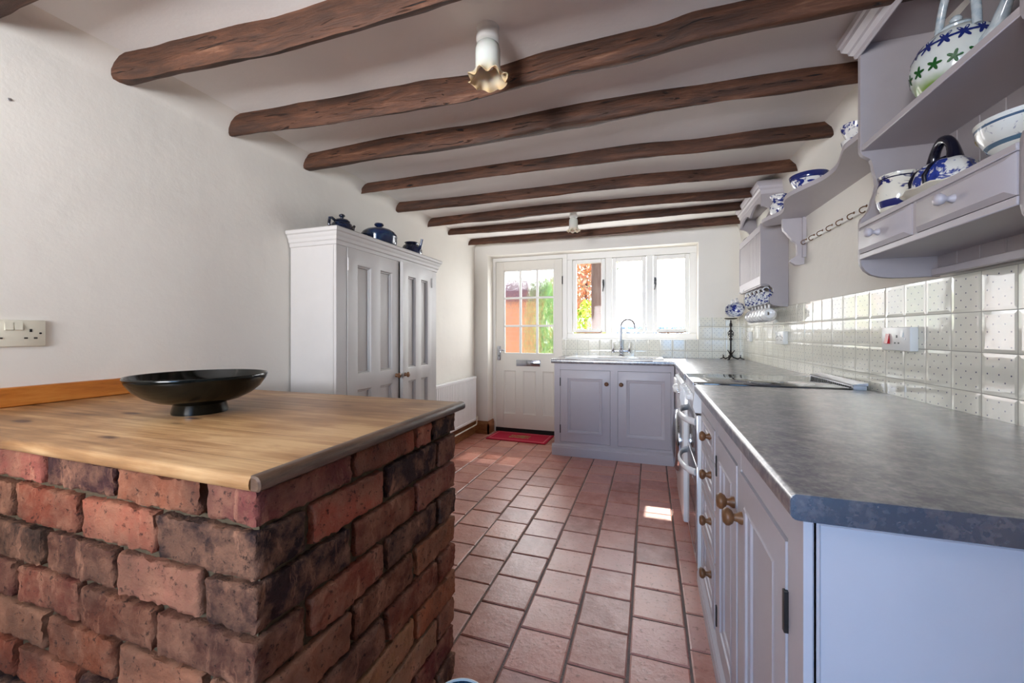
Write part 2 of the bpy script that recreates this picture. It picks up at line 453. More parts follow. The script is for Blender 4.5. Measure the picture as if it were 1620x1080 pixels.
# right wall: slightly out of square, leaning in at the ceiling
mb = MB()
def rsec(y):
    w = wx(y)
    return [(w+.3, y, -.1), (w, y, -.1), (w, y, 1.75), (w-.012, y, 1.95), (w-.03, y, 2.09), (w-.05, y, 2.16), (w-.08, y, 2.195), (w-.1, y, 2.23), (w+.3, y, 2.3)]
ya, yb = Y0-.2, 4.55
A = [mb.v(p) for p in rsec(ya)]; B = [mb.v(p) for p in rsec(yb)]
mb.f(A); mb.f(B[::-1])
for i in range(len(A)): mb.f([A[i], B[i], B[(i+1) % len(A)], A[(i+1) % len(A)]])
struct('wall_right', mb, M_WALL, label='white plaster wall above the dotted tiles')
mb = MB(); W = 4.29
mb.box(-2.1, W, -.05, -1.754, W+.26, 2.26); mb.box(-1.754, W, 2.032, .446, W+.26, 2.26)
mb.box(.446, W, -.05, 1.15, W+.26, 2.26); mb.box(-.895, W, -.05, .446, W+.26, 1.089)
struct('wall_back', mb, M_WALL, label='white end wall with the garden door and window')
# wall behind the camera, with a window and a glazed doorway letting in daylight
mb = MB(); q0, q1 = Y0-.2, Y0
mb.box(-2.1, q0, -.05, -1.4, q1, 2.26); mb.box(-1.4, q0, 1.9, 1.15, q1, 2.26)
mb.box(-1.4, q0, -.05, -.05, q1, .95); mb.box(-.05, q0, -.05, .25, q1, 1.9); mb.box(.85, q0, -.05, 1.15, q1, 1.9)
struct('wall_front', mb, plain('slate_grey_wall', lin(84,88,98), .7, vary=.05), label='slate grey wall behind the camera')  # colour darkened to cut light bounced onto the cabinet end

mb = MB(); mb.box(.14, Y0, -.02, .22, -.4, 2.26); struct('wall_light_blocker', mb, bpy.data.materials['slate_grey_wall'], label='unseen slate grey screen added behind the camera to block light')  # unseen screen added to keep room bounce off the cabinet end panel
# tile splashbacks
ang = math.atan2(-.03, 1)
mb = MB(); L_ = 3.9
M_T1 = tile_mat('dotted_tiles_side', (.1175, .1185), .147, .976, 1)
Mw = Matrix.Translation((wx(1.4)-.0005, 1.4, 0)) @ Matrix.Rotation(-ang, 4, 'Z')
mb.box(-.006, -1.0, .905, .0, 2.895, 1.333, .001)
o = struct('wall_tiles_right', mb, M_T1, label='cream wall tiles with navy dots along the worktop')
o.matrix_world = Mw; WM[o] = Mw
mb = MB()
M_T2 = tile_mat('dotted_tiles_end', (.1175, .1185), .447, .976, 0)
mb.box(-.889, W-.006, .905, .447, W, 1.085); mb.box(.447, W-.006, .905, .836, W, 1.30)
struct('wall_tiles_back', mb, M_T2, label='cream dotted wall tiles under the window')

# skirting boards
def skirt(mb, a, b, n):
    a, b, n = Vector(a), Vector(b), Vector(n)
    prof = [(0,0),(.018,0),(.018,.115),(.014,.125),(.014,.131),(.006,.145),(0,.145)]
    A = [mb.v((a.x+n.x*d, a.y+n.y*d, z)) for d, z in prof]; B = [mb.v((b.x+n.x*d, b.y+n.y*d, z)) for d, z in prof]
    mb.f(A); mb.f(B[::-1])
    for i in range(len(A)): mb.f([A[i], B[i], B[(i+1) % len(A)], A[(i+1) % len(A)]])
mb = MB(); skirt(mb, (-1.92, 2.86), (-1.92, 4.29), (1, 0)); struct('baseboard_left', mb, M_SKIRT, label='varnished pine skirting along the left wall')
mb = MB(); skirt(mb, (-1.905, 4.29), (-1.736, 4.29), (0, -1)); skirt(mb, (-1.754, 4.272), (-1.754, 4.447), (1, 0))
struct('baseboard_back', mb, M_SKIRT, label='varnished pine skirting beside the garden door')

# ------------------------------------------------------------------ beams
BE = {
 0: dict(f=[(-1.95,.585),(1,.585)], a=[(-1.95,2.09),(1,2.09)], b=[(-1.95,.683),(-1.7,.682),(1,.69)], z=2.125),
 1: dict(f=[(-1.95,.953),(-1.666,.974),(-1.383,.99),(-1.117,1.006),(1,1.0)], a=[(-1.95,2.11),(-1.8,2.092),(-1.47,2.09),(-1.2,2.074),(1,2.08)],
         b=[(-1.95,1.025),(-1.869,1.032),(-1.68,1.039),(-1.37,1.062),(-1.11,1.072),(-.92,1.077),(-.7,1.071),(-.53,1.069),(1,1.07)], z=2.12),
 2: dict(f=[(-1.95,1.401),(-1.58,1.422),(-1.24,1.443),(-.93,1.462),(-.67,1.492),(-.33,1.461),(0,1.458),(.15,1.432),(.26,1.435),(1,1.44)], a=[(-1.95,2.10),(-1.24,2.08),(-.16,2.11),(.15,2.111),(1,2.11)],
         b=[(-1.95,1.45),(-1.88,1.453),(-1.68,1.45),(-1.47,1.479),(-1.22,1.492),(-.94,1.52),(-.74,1.525),(-.52,1.525),(-.29,1.512),(-.08,1.513),(.08,1.495),(.23,1.485),(.5,1.489),(1,1.5)], z=2.115),
 3: dict(f=[(-1.95,1.843),(-1.3,1.818),(-.66,1.854),(-.31,1.844),(0,1.853),(.29,1.87),(.55,1.877),(.74,1.894),(1,1.9)], a=[(-1.95,2.115),(-1.83,2.113),(-1.3,2.09),(-.31,2.118),(.29,2.117),(1,2.117)],
         b=[(-1.95,1.905),(-1.9,1.909),(-1.65,1.918),(-1.36,1.895),(-1.01,1.919),(-.69,1.927),(-.35,1.922),(0,1.891),(.29,1.885),(.52,1.912),(.75,1.916),(1,1.92)], z=2.12),
 4: dict(f=[(-1.95,2.337),(-1.23,2.335),(-.6,2.34),(-.09,2.33),(.26,2.367),(.53,2.362),(.84,2.375),(1,2.38)], a=[(-1.95,2.137),(-1.23,2.142),(.26,2.121),(1,2.12)],
         b=[(-1.95,2.348),(-1.5,2.352),(-1.09,2.352),(-.7,2.356),(-.09,2.377),(.27,2.392),(.54,2.42),(.83,2.427),(1,2.43)], z=2.125),
 5: dict(f=[(-1.95,2.747),(-1.32,2.788),(-.72,2.801),(-.11,2.785),(.43,2.826),(.84,2.836),(1,2.84)], a=[(-1.95,2.126),(-1.33,2.126),(.43,2.118),(1,2.12)],
         b=[(-1.95,2.798),(-1.39,2.823),(-1,2.815),(-.71,2.81),(-.11,2.8),(.43,2.842),(.81,2.845),(1,2.85)], z=2.125),
 6: dict(f=[(-1.95,3.235),(-.82,3.206),(-.13,3.229),(.73,3.29),(1,3.3)], a=[(-1.95,2.12),(1,2.13)],
         b=[(-1.95,3.25),(-1.63,3.225),(-1.27,3.277),(-.83,3.259),(-.13,3.247),(.68,3.3),(1,3.31)], z=2.125),
 7: dict(f=[(-1.95,3.615),(-.93,3.657),(-.14,3.633),(.74,3.625),(1,3.62)], a=[(-1.95,2.14),(1,2.14)],
         b=[(-1.95,3.66),(-.95,3.718),(-.15,3.65),(.72,3.663),(1,3.66)], z=2.135),
 8: dict(f=[(-1.95,4.101),(-1.05,4.106),(-.16,4.077),(.73,4.048),(1,4.05)], a=[(-1.95,2.13),(1,2.125)],
         b=[(-1.95,4.12),(-1.06,4.162),(-.17,4.205),(.73,4.084),(1,4.1)], z=2.135)}
def interp(L, x):
    for (x0, y0), (x1, y1) in zip(L, L[1:]):
        if x <= x1:
            t = max(0, (x-x0)/(x1-x0)); t = t*t*(3-2*t); return y0+(y1-y0)*t
    return L[-1][1]
ordn = ['nearest the camera, cut by the top edge of the picture', 'second from the camera, ending high on the left wall', 'third from the camera, passing behind the frilled lamp',
        'fourth from the camera, with notches at its left end', 'fifth from the camera', 'sixth from the camera, above the blue casserole', 'fourth from the garden door end', 'second from the garden door end, beside the small lamp', 'last one, just in front of the garden door wall']
ordn[6] = 'third from the garden door wall, with a small nail under it'
for k, d in BE.items():
    mb = MB(); rings = []; xL = -1.95; n_ = 110
    for i in range(n_+1):
        x = xL+(1.02-xL)*i/n_
        f, a, b = interp(d['f'], x), interp(d['a'], x), interp(d['b'], x); zb = d['z']
        P = [(f+.004, 2.215), (f, 2.17), (f-.002, (2.17+a)/2), (f, a+.012), (f+.006, a), (f+(b-f)*.35, a*.75+zb*.25-.004), (f+(b-f)*.7, a*.35+zb*.65-.003), (b-.008, zb), (b, zb+.01), (b+.006, 2.17), (b+.01, 2.215)]
        ring = []
        for j, (y, z) in enumerate(P):
            nv = noise.noise_vector(Vector((x*3.2, y*14+k*7, z*14)))*.0045+noise.noise_vector(Vector((x*14, y*30+k*7, z*30)))*.0022
            ring.append(mb.v((x, y+nv.y, z+(nv.z if z < 2.2 else 0))))
        rings.append(ring)
    for A, B in zip(rings, rings[1:]):
        for j in range(len(A)-1): mb.f([A[j], B[j], B[j+1], A[j+1]])
        mb.f([A[-1], B[-1], B[0], A[0]])
    mb.f(rings[0]); mb.f(rings[-1][::-1])
    o = mesh_obj('ceiling_beam', mb, M_BEAM, smooth=60)
    tag(o, 'dark rough-hewn oak ceiling beam, '+ordn[k], 'beam', 'exposed ceiling beams', 'structure')

# ------------------------------------------------------------------ garden door
D = 4.45
door = thing('door_1', 'off-white half-glazed garden door with nine rippled panes', 'door', (-1.32, D, 0)); door['kind'] = 'structure'
gx = [-1.617, -1.017]; gz = [.912, 1.88]
mb = MB()
mb.box(-1.716, D, .05, gx[0], D+.045, 1.983, .002); mb.box(gx[1], D, .05, -.924, D+.045, 1.983, .002)
mb.box(gx[0], D+.0005, gz[1], gx[1], D+.044, 1.983)
mb.panelled(gx[1]-gx[0], gz[0]-.05, .044, [(-.008+.0, .165, .147, .667), (.232, .165, .387, .667), (.467, .165, .608, .667)] if False else
            [(.002, .165, .147, .667), (.232, .165, .387, .667), (.467, .165, .598, .667)], ((0,0),(.01,.01),(.022,.012)), x=gx[0], z=.05, y=D+.0005)
mesh_obj('door_leaf', mb, M_DOOR, door)
mb = MB()
cw = (gx[1]-gx[0])/3; rh = (gz[1]-gz[0])/3
for i in (1, 2): mb.box(gx[0]+cw*i-.012, D+.004, gz[0], gx[0]+cw*i+.012, D+.036, gz[1], .004)
for i in (1, 2): mb.box(gx[0], D+.003, gz[0]+rh*i-.012, gx[1], D+.037, gz[0]+rh*i+.012, .004)
for e in ((gx[0], gz[0], gx[0]+.01, gz[1]), (gx[1]-.01, gz[0], gx[1], gz[1]), (gx[0], gz[0], gx[1], gz[0]+.012), (gx[0], gz[1]-.01, gx[1], gz[1])):
    mb.box(e[0], D+.005, e[1], e[2], D+.035, e[3], .002)
mesh_obj('glazing_bars', mb, M_WHITE, door)
for i in range(3):
    for j in range(3):
        mb = MB(); a, b = gx[0]+cw*i+.011, gz[0]+rh*j+.011
        p = [mb.v(q) for q in ((a, D+.02, b), (a+cw-.022, D+.02, b), (a+cw-.022, D+.02, b+rh-.022), (a, D+.02, b+rh-.022))]; mb.f(p)
        mesh_obj('pane', mb, M_RIPPLE, door)
mb = MB(); mb.box(-1.754, D+.0, 0, -1.719, D+.09, 1.986, .002); mb.box(-1.754, D, 1.9865, -.871, D+.09, 2.031, .002); mb.box(-.921, D, 0, -.871, D+.09, 1.986, .002)
mesh_obj('door_frame', mb, M_WHITE, door)
mb = MB(); mb.box(-1.72, D+.005, 0, -.92, D+.09, .046); mesh_obj('threshold', mb, M_DARK, door)
mb = MB(); mb.box(-1.462, D-.008, .772, -1.178, D+.003, .843, .004, 2); lp = mesh_obj('letter_plate', mb, M_CHROME, door)
mb = MB(); mb.box(-1.44, D-.014, .785, -1.2, D-.007, .83, .003, 2); mesh_obj('flap', mb, M_CHROME, lp)
mb = MB(); mb.box(-1.698, D-.007, .835, -1.655, D+.002, 1.0, .004, 2); hp = mesh_obj('handle_plate', mb, M_CHROME, door)
mb = MB(); mb.tube([(-1.676, D, .955), (-1.676, D-.035, .955), (-1.66, D-.045, .955), (-1.60, D-.045, .952)], .008, 10); mesh_obj('lever', mb, M_CHROME, hp)
mb = MB(); mb.box(-1.68, D-.009, .87, -1.672, D-.006, .895); mesh_obj('keyhole', mb, M_BLACK, hp)
for z in (1.742, 1.02, .2):
    mb = MB(); mb.tube([(-.922, D-.004, z-.045), (-.922, D-.004, z+.045)], .006, 8); mesh_obj('hinge', mb, M_BLACK, door)

# ------------------------------------------------------------------ window
win = thing('window_1', 'three-light white casement window over the sink', 'window', (-.2, D, 1.089)); win['kind'] = 'structure'
cas = [(-.812, -.451), (-.386, -.033), (.031, .383)]; cz = (1.151, 1.962)
mb = MB()
mb.box(-.87, D, 1.089, .452, D+.09, cz[0], .003); mb.box(-.87, D, cz[1], .452, D+.09, 2.032, .003)
for a, b in ((-.87, -.812), (-.451, -.386), (-.033, .031), (.383, .452)): mb.box(a, D+.0004, cz[0], b, D+.0896, cz[1], .003)
mesh_obj('window_frame', mb, M_WHITE, win)
mb = MB(); mb.box(-.889, 4.286, 1.078, .446, D+.002, 1.0895, .002); mesh_obj('window_sill', mb, M_WHITE, win)
for k, (a, b) in enumerate(cas):
    mb = MB(); y0, y1 = D+.012, D+.055; s_ = .045; g2 = .003
    mb.box(a+g2, y0, cz[0]+.008, a+s_, y1, cz[1]-g2, .004); mb.box(b-s_, y0, cz[0]+.008, b-g2, y1, cz[1]-g2, .004)
    mb.box(a+s_, y0+.0004, cz[1]-s_, b-s_, y1-.0004, cz[1]-g2, .004); mb.box(a+s_, y0+.0004, cz[0]+.008, b-s_, y1-.0004, cz[0]+s_, .004)
    cs = mesh_obj('casement', mb, M_WHITE, win)
    mb = MB(); q = [mb.v(p) for p in ((a+s_-.002, D+.035, cz[0]+s_-.002), (b-s_+.002, D+.035, cz[0]+s_-.002), (b-s_+.002, D+.035, cz[1]-s_+.002), (a+s_-.002, D+.035, cz[1]-s_+.002))]; mb.f(q)
    mesh_obj('pane', mb, M_GLASS, cs)
    if k != 1:
        hx = b-.024 if k == 0 else a+.022
        mb = MB(); mb.box(hx-.008, D-.002, 1.66, hx+.008, D+.013, 1.73, .003); mb.tube([(hx, D-.01, 1.70), (hx+.004, D-.022, 1.66), (hx-.006, D-.02, 1.60)], [.006, .006, .004], 8)
        mb.lathe([(0, -.004), (.01, -.004), (.01, .012), (0, .012)], (hx, D-.004, 1.70), 12, '-y')
        mesh_obj('casement_fastener', mb, M_BLACK, cs)
        mb = MB(); mb.box(a+.05, D-.012, cz[0]+.002, b-.06, D-.004, cz[0]+.012, .002); mb.box(a+.14, D-.014, cz[0]-.002, a+.16, D+.012, cz[0]+.012, .002)
        mb.tube([(b-.06, D-.008, cz[0]+.007), (b-.04, D-.012, cz[0]+.016)], .004, 8)
        mesh_obj('casement_stay', mb, M_BRASS, cs)

# ------------------------------------------------------------------ garden outside
M_PATIO = plain('patio_paving', lin(120,112,100), .9, bump=.3, vary=.2)
mb = MB(); mb.box(-14, 4.56, -.16, 14, 30, -.1); struct('ground_outside', mb, M_PATIO, label='pale paving and ground outside the door')
def plaster2(name, c1, c2, sc):
    m, nt, b = new_mat(name); g = N(nt)
    br = g.n('ShaderNodeTexBrick'); g.l(g.coord((1, 1, 1)), br.inputs[0])
    rot = br.inputs[0].links[0].from_node; rot.inputs['Rotation'].default_value = (PI/2, 0, 0)
    br.inputs['Color1'].default_value = c1; br.inputs['Color2'].default_value = c2; br.inputs['Mortar'].default_value = lin(214,150,116)
    br.inputs['Scale'].default_value = sc; br.inputs['Mortar Size'].default_value = .01; br.inputs['Brick Width'].default_value = .24; br.inputs['Row Height'].default_value = .08
    g.l(br.outputs[0], b.inputs['Base Color']); b.inputs['Roughness'].default_value = .9
    return m
M_OUTB = plaster2('orange_brick', lin(240,150,98), lin(226,130,84), 1)
sh = thing('outbuilding', 'orange brick outbuilding wall seen through the door panes', 'outbuilding', (-2.6, 6.5, -.1))
mb = MB(); mb.box(-3.9, 6.5, -.1, -1.72, 8.6, 1.70); mesh_obj('brick_wall', mb, M_OUTB, sh)
mb = MB(); mb.box(-4.0, 6.44, 1.68, -1.68, 6.52, 2.03, .01); mb.box(-4.0, 6.52, 1.72, -1.68, 8.65, 1.80); mesh_obj('upright_roof_band', mb, plain('mauve_roof_tiles', lin(128,84,84), .85, bump=.8, bscale=60, vary=.25), sh)  # roof face stood upright so that the sun leaves it unlit
M_POST = wood('weathered_post', lin(84,66,60), lin(116,96,90), lin(140,122,116), (25, 25, 2), .8, .3)
po = thing('porch', 'weathered timber porch post outside the window, with unseen roof added to block sun', 'porch', (-.586, 4.78, -.1))
mb = MB(); mb.box(-.642, 4.73, -.1, -.53, 4.84, 2.34, .006); mesh_obj('post', mb, M_POST, po)
mb = MB(); mb.box(-2.2, 4.6, 2.34, .02, 5.5, 2.4); mb.box(-2.2, 4.72, 2.24, .02, 4.85, 2.345); mesh_obj('sun_block_roof', mb, M_POST, po)  # unseen roof added to keep sun out of the left and middle lights
def leafy(name, label, cx, cy, z0, z1, rx, ry, cols, n, size, seed, cat='shrub'):
    rnd = random.Random(seed); root = thing(name, label, cat, (cx, cy, z0))
    mb = MB()
    for i in range(n):
        a = rnd.uniform(0, 2*PI); u = rnd.uniform(-1, 1); r = rnd.uniform(.35, 1)**.5
        p = Vector((cx+rx*r*math.cos(a)*math.sqrt(1-u*u*.8), cy+ry*r*math.sin(a)*math.sqrt(1-u*u*.8), (z0+z1)/2+(z1-z0)/2*u*.98))
        c = rnd.choice(cols); s_ = rnd.uniform(.7, 1.25); mb.cur = tuple(x*s_ for x in lin(*c)[:3])+(1,)
        d1 = Vector((rnd.gauss(0,1), rnd.gauss(0,1), rnd.gauss(0,1))).normalized(); d2 = d1.cross(Vector((rnd.gauss(0,1), rnd.gauss(0,1), rnd.gauss(0,1)))).normalized()
        L = size*rnd.uniform(.7, 1.4)
        q = [mb.v(p-d1*L), mb.v(p+d2*L*.45), mb.v(p+d1*L), mb.v(p-d2*L*.45)]; mb.f(q)
    m, nt, b = new_mat(name+'_leaf'); g = N(nt); at = g.n('ShaderNodeAttribute'); at.attribute_name = 'tint'
    g.l(at.outputs['Color'], b.inputs['Base Color']); b.inputs['Roughness'].default_value = .6
    mesh_obj('foliage', mb, m, root, smooth=0, weld=0)
    mb = MB(); mb.tube([(cx, cy, -.1), (cx+.03, cy, (z0+z1)/2), (cx, cy+.03, z1-.2)], [.05, .035, .01], 8); mesh_obj('trunk', mb, M_POST, root)
    return root
leafy('garden_shrub', 'yellow-green shrub outside the left window light', -.78, 5.85, .2, 1.62, .3, .3, [(196,206,70), (216,220,100), (150,184,70), (226,226,140)], 2600, .035, 3)
leafy('copper_tree', 'pale orange-leaved tree above the shrub outside', -1.42, 9.4, 1.55, 3.0, .62, .5, [(236,170,120), (226,160,120), (240,196,140), (200,160,110)], 2600, .06, 4, 'tree')
leafy('green_bush', 'green bush beside the orange outbuilding', -1.42, 6.05, -.1, 2.0, .26, .3, [(140,186,110), (170,206,120), (110,164,96), (196,216,140)], 2600, .045, 5)
leafy('tall_tree', 'pale green tree top behind the outbuilding roof', -2.9, 12.0, 2.2, 5.0, 2.2, 1.2, [(150,160,100), (170,176,120), (120,140,90)], 2200, .09, 6, 'tree')
leafy('far_hedge', 'low far hedge beyond the window with haze painted into its leaves', 2.2, 24.0, -.1, 1.5, 9.0, .9, [(150,170,190), (160,180,196), (140,160,176)], 5000, .12, 8, 'hedge')  # leaf colours paled and blued to stand in for haze and overexposure

# ------------------------------------------------------------------ brick counter on the left
IX, IY0, IY1 = -.614, .495, 1.222
base = thing('brick_counter', 'rough red and dark brick counter base under the pine top', 'counter', (-1.26, .86, 0))
bpal = [(142,76,54), (128,66,46), (152,90,66), (116,60,44), (136,74,56), (156,104,78), (104,56,42), (146,88,66)]
dark = [(66,44,36), (50,34,30), (90,58,46)]
def brick(mb, x0, y0, z0, x1, y1, z1, col, faces):
    """one worn brick with a noisy front; faces: which sides show"""
    x0 += .003 if x1 < IX else 0; x1 -= .003 if x1 < IX else 0; y0 += .003 if y0 > .496 else 0; y1 -= .003
    mb.cur = tuple(c*random.uniform(.85, 1.15) for c in lin(*col)[:3])+(1,)
    sd = random.uniform(0, 100); dx, dy = random.uniform(-.003, .003), random.uniform(-.003, .003)
    st = .0085
    n = [max(2, int((b-a)/st)) for a, b in ((x0, x1), (y0, y1), (z0, z1))]
    c = Vector(((x0+x1)/2, (y0+y1)/2, (z0+z1)/2)); hs = Vector(((x1-x0)/2, (y1-y0)/2, (z1-z0)/2)); R = .0045
    cache = {}
    def pt(p):
        k = tuple(round(t, 5) for t in p)
        if k in cache: return cache[k]
        q = Vector(p)-c; core = Vector([max(-hs[i]+R, min(hs[i]-R, q[i])) for i in range(3)])
        dd = q-core
        if dd.length > R: dd = dd.normalized()*R
        w = c+core+dd
        nv = noise.noise_vector(w*24+Vector((sd, 0, 0)))*.0034+noise.noise_vector(w*85+Vector((sd, 0, 0)))*.0042
        cache[k] = mb.v(w+nv+Vector((dx, dy, 0))); return cache[k]
    lo = (x0, y0, z0); hi = (x1, y1, z1)
    for fx in faces:
        ax = 'xyz'.index(fx[1]); val = hi[ax] if fx[0] == '+' else lo[ax]
        u, w = [i for i in range(3) if i != ax]
        for i in range(n[u]):
            for j in range(n[w]):
                q = []
                for di, dj in ((0,0),(1,0),(1,1),(0,1)):
                    p = [0, 0, 0]; p[ax] = val; p[u] = lo[u]+(hi[u]-lo[u])*(i+di)/n[u]; p[w] = lo[w]+(hi[w]-lo[w])*(j+dj)/n[w]
                    q.append(pt(p))
                mb.f(q)
mb = MB()
zt = [(.889, .829)]+[(.816-.09*k, .739-.09*k) for k in range(9)]
for k, (z1, z0) in enumerate(zt):
    z0 = max(z0, 0)
    if z1-z0 < .02: continue
    col = lambda: random.choice(dark) if random.random() < .22 else random.choice(bpal)
    F = ['-y', '+z', '-z', '-x', '+x']; G = ['+x', '+z', '-z', '-y', '+y']
    if k % 2 == 0:
        cuts = [IX-.117]; ry = [(.495, .722), (.735, .972), (.985, 1.216)]
        fx = [(-.977, -.745), (-1.216, -.989), (-1.455, -1.228), (-1.694, -1.467), (-1.915, -1.706)]
        if k == 0: ry = [(.495, .722), (.735, .972), (.985, 1.062), (1.066, 1.216)]
        for a, b in ry:
            brick(mb, -.731, a, z0, IX, b, z1, (126,66,54) if (k == 0 and a < .5) else col(), ['+x', '-y', '+y', '+z', '-z'])
    else:
        ry = [(.614, .838), (.85, 1.095), (1.107, 1.216)]
        fx = [(-1.097, -.87), (-1.335, -1.109), (-1.574, -1.347), (-1.81, -1.586), (-1.915, -1.822)]
        brick(mb, -.858, .495, z0, IX, .602, z1, (44,30,30) if k == 1 else col(), ['-y', '+x', '-x', '+y', '+z', '-z'])
        for a, b in ry: brick(mb, -.731, a, z0, IX, b, z1, (70,46,42) if (k == 3 and a > 1.1) else col(), G)
    for a, b in fx: brick(mb, a, .495, z0, b, .603, z1, col(), F)
mesh_obj('brickwork', mb, M_BRICK, base, smooth=70, weld=0)
mb = MB()
def rough_sheet(mb, o, du, dv, nu, nv, nrm):
    o, du, dv, nrm = map(Vector, (o, du, dv, nrm)); G = []
    for i in range(nu+1):
        G.append([])
        for j in range(nv+1):
            p = o+du*(i/nu)+dv*(j/nv); G[-1].append(mb.v(p+nrm*(noise.noise(p*45)*.004+noise.noise(p*120)*.003)))
    for i in range(nu):
        for j in range(nv): mb.f([G[i][j], G[i+1][j], G[i+1][j+1], G[i][j+1]])
rough_sheet(mb, (-1.915, .513, 0), (1.285, 0, 0), (0, 0, .889), 150, 110, (0, -1, 0))
rough_sheet(mb, (-.632, .513, 0), (0, .695, 0), (0, 0, .889), 90, 110, (1, 0, 0))
mb.box(-1.91, .515, 0, -.634, 1.205, .885)
mesh_obj('mortar', mb, M_MORTAR, base, smooth=70)

top = thing('pine_worktop', 'waxed knotty pine worktop with rounded edges on the brick counter', 'worktop', (-1.26, .86, .891))
mb = MB()
prof = [(.489, .8915), (.4855, .8955), (.4845, .902), (.4855, .909), (.489, .9145), (.495, .917), (1.243, .917), (1.25, .914), (1.252, .905), (1.25, .895), (1.244, .8915)]
mb.prism([(-1.918, y, z) for y, z in prof], (1.300, 0, 0)); mesh_obj('boards', mb, M_PINE, top)
mb = MB()
pr2 = [(-.618, .8912), (-.602, .8912), (-.597, .895), (-.5955, .902), (-.597, .910), (-.602, .9155), (-.609, .9173), (-.618, .9173)]
mb.prism([(x, .486, z) for x, z in pr2], (0, .772, 0), .003); mesh_obj('end_moulding', mb, M_EDGE, top)
mb = MB(); mb.box(-1.9195, .0, .9175, -1.899, 1.19, .979, .003); mesh_obj('upstand', mb, M_UPSTAND, top)

# black bowl
bw = thing('bowl', 'large shallow black-green glazed bowl on a foot on the pine worktop', 'bowl', (-1.262, .838, .9172))
mb = MB(); R = .172
outer = [(0, .004), (.05, .004), (.062, 0), (.068, 0), (.069, .006), (.064, .028), (.066, .031), (.10, .040), (.13, .056), (.152, .076), (.167, .1), (R, .114), (R-.002, .118), (R-.006, .117)]
inner = [(.158, .1), (.145, .08), (.122, .061), (.09, .047), (.05, .04), (0, .038)]
mb.lathe([(r, z*.95) for r, z in outer+inner], (-1.262, .838, .9172), 64); mesh_obj('body', mb, M_BOWL, bw, smooth=50)

# double socket on the left wall
def uk_socket(name, label, c, M, switches=True, double=True, red=False, depth=.012, mat=None, h=.086, w=.146):
    """local frame: face looks along -y, x to the right"""
    t = thing(name, label, 'socket', c, M=M.to_4x4()); mat = mat or M_PLASTIC
    if not double: w = .086
    mb = MB(); mb.box(-w/2, -depth, -h/2, w/2, 0, h/2, .004, 2); mesh_obj('plate', mb, mat, t, world=False)
    y = -depth
    def pins(cx):
        mb = MB(); mb.box(cx-.003, y-.0012, .004, cx+.003, y+.004, .014); mb.box(cx-.015, y-.0012, -.018, cx-.007, y+.004, -.013); mb.box(cx+.007, y-.0012, -.018, cx+.015, y+.004, -.013)
        mesh_obj('socket_holes', mb, M_BLACK, t, world=False)
    def rocker(cx, cz, m, sx=.009, sz=.013, d=.005):
        mb = MB(); mb.prism([(cx-sx, y+.001, cz-sz), (cx-sx, y-d*.3, cz+sz), (cx-sx, y-d, cz-sz+.002)], (2*sx, 0, 0)); mesh_obj('rocker_switch', mb, m, t, world=False)
    if red:
        pins(.012); rocker(-.042, .0, plain('red_switch', lin(186,24,36), .3), .011, .02, .009); rocker(.046, .018, mat, .006, .012)
        sp = [-.062, .06]
    elif double: pins(-.038); pins(.038); rocker(-.01, .022, mat); rocker(.01, .022, mat); sp = [-.06, .06]
    else: pins(.0); rocker(.02, .022, mat, .006); sp = [-.03, .03]
    for s_ in sp:
        mb = MB(); mb.lathe([(0, 0), (.0032, 0), (.0032, .0015), (0, .0015)], (s_, y, 0), 10, '-y'); mesh_obj('screw', mb, M_BLACK if not red else M_STEEL, t, world=False)
    return t
RL = Matrix.Rotation(PI/2, 3, 'Z'); RR = Matrix.Rotation(-PI/2+ang*-1*-1, 3, 'Z')
RR = Matrix.Rotation(-PI/2-ang, 3, 'Z')
uk_socket('wall_socket', 'cream double socket with two rockers on the left wall above the pine counter', (-1.92, .705, 1.15), RL, mat=M_OLDPLASTIC, depth=.009)

# ------------------------------------------------------------------ tall cupboard
cb = thing('tall_cupboard', 'tall stone-grey panelled double cupboard against the left wall', 'cupboard', (-1.594, 1.752, 0), PI/2)
w_, h_, dp = 1.075, 1.64, .318
mb = MB()
mb.box(0, .02, 0, .02, dp, h_); mb.box(w_-.02, .02, 0, w_, dp, h_); mb.box(.02, dp-.015, 0, w_-.02, dp, h_); mb.box(.02, .03, h_-.02, w_-.02, dp-.015, h_); mb.box(.02, .03, .1, w_-.02, dp-.015, .12)
mb.box(0, 0, 0, .08, .02, h_, .002); mb.box(1.0, 0, 0, w_, .02, h_, .002); mb.box(.08, 0, 1.632, 1.0, .02, h_); mb.box(.08, 0, 0, 1.0, .02, .1)
mb.box(.02, .02, .0, w_-.02, .03, h_)
mesh_obj('carcass', mb, M_CUP, cb, world=False)
mb = MB()
cp = [(0, 1.628), (.006, 1.632), (.008, 1.65), (.014, 1.656), (.016, 1.672), (.024, 1.684), (.026, 1.694), (.034, 1.70), (.036, 1.716), (.03, 1.722)]
rings = []
for d, z in cp: rings.append([mb.v(p) for p in ((-d, dp, z), (-d, -d, z), (w_+d, -d, z), (w_+d, dp, z))])
for A, B in zip(rings, rings[1:]):
    for k in range(3): mb.f([A[k], A[k+1], B[k+1], B[k]])
    mb.f([A[3], A[0], B[0], B[3]])
mb.f(rings[-1]); mb.f(rings[0][::-1]); mesh_obj('cornice', mb, M_CUP, cb, world=False, smooth=25)
RNG = ((0,0),(.004,.003),(.008,.012),(.013,.012),(.017,.02))
def knob(parent, p, axis, mat, r=.019, L=.036, world=False):
    mb = MB(); mb.lathe([(0, -.002), (r*.72, -.002), (r*.7, L*.12), (r*.45, L*.3), (r*.42, L*.42), (r*.75, L*.5), (r, L*.68), (r*.98, L*.82), (r*.7, L*.96), (0, L)], p, 20, axis)
    return mesh_obj('knob', mb, mat, parent, world=world, smooth=60)
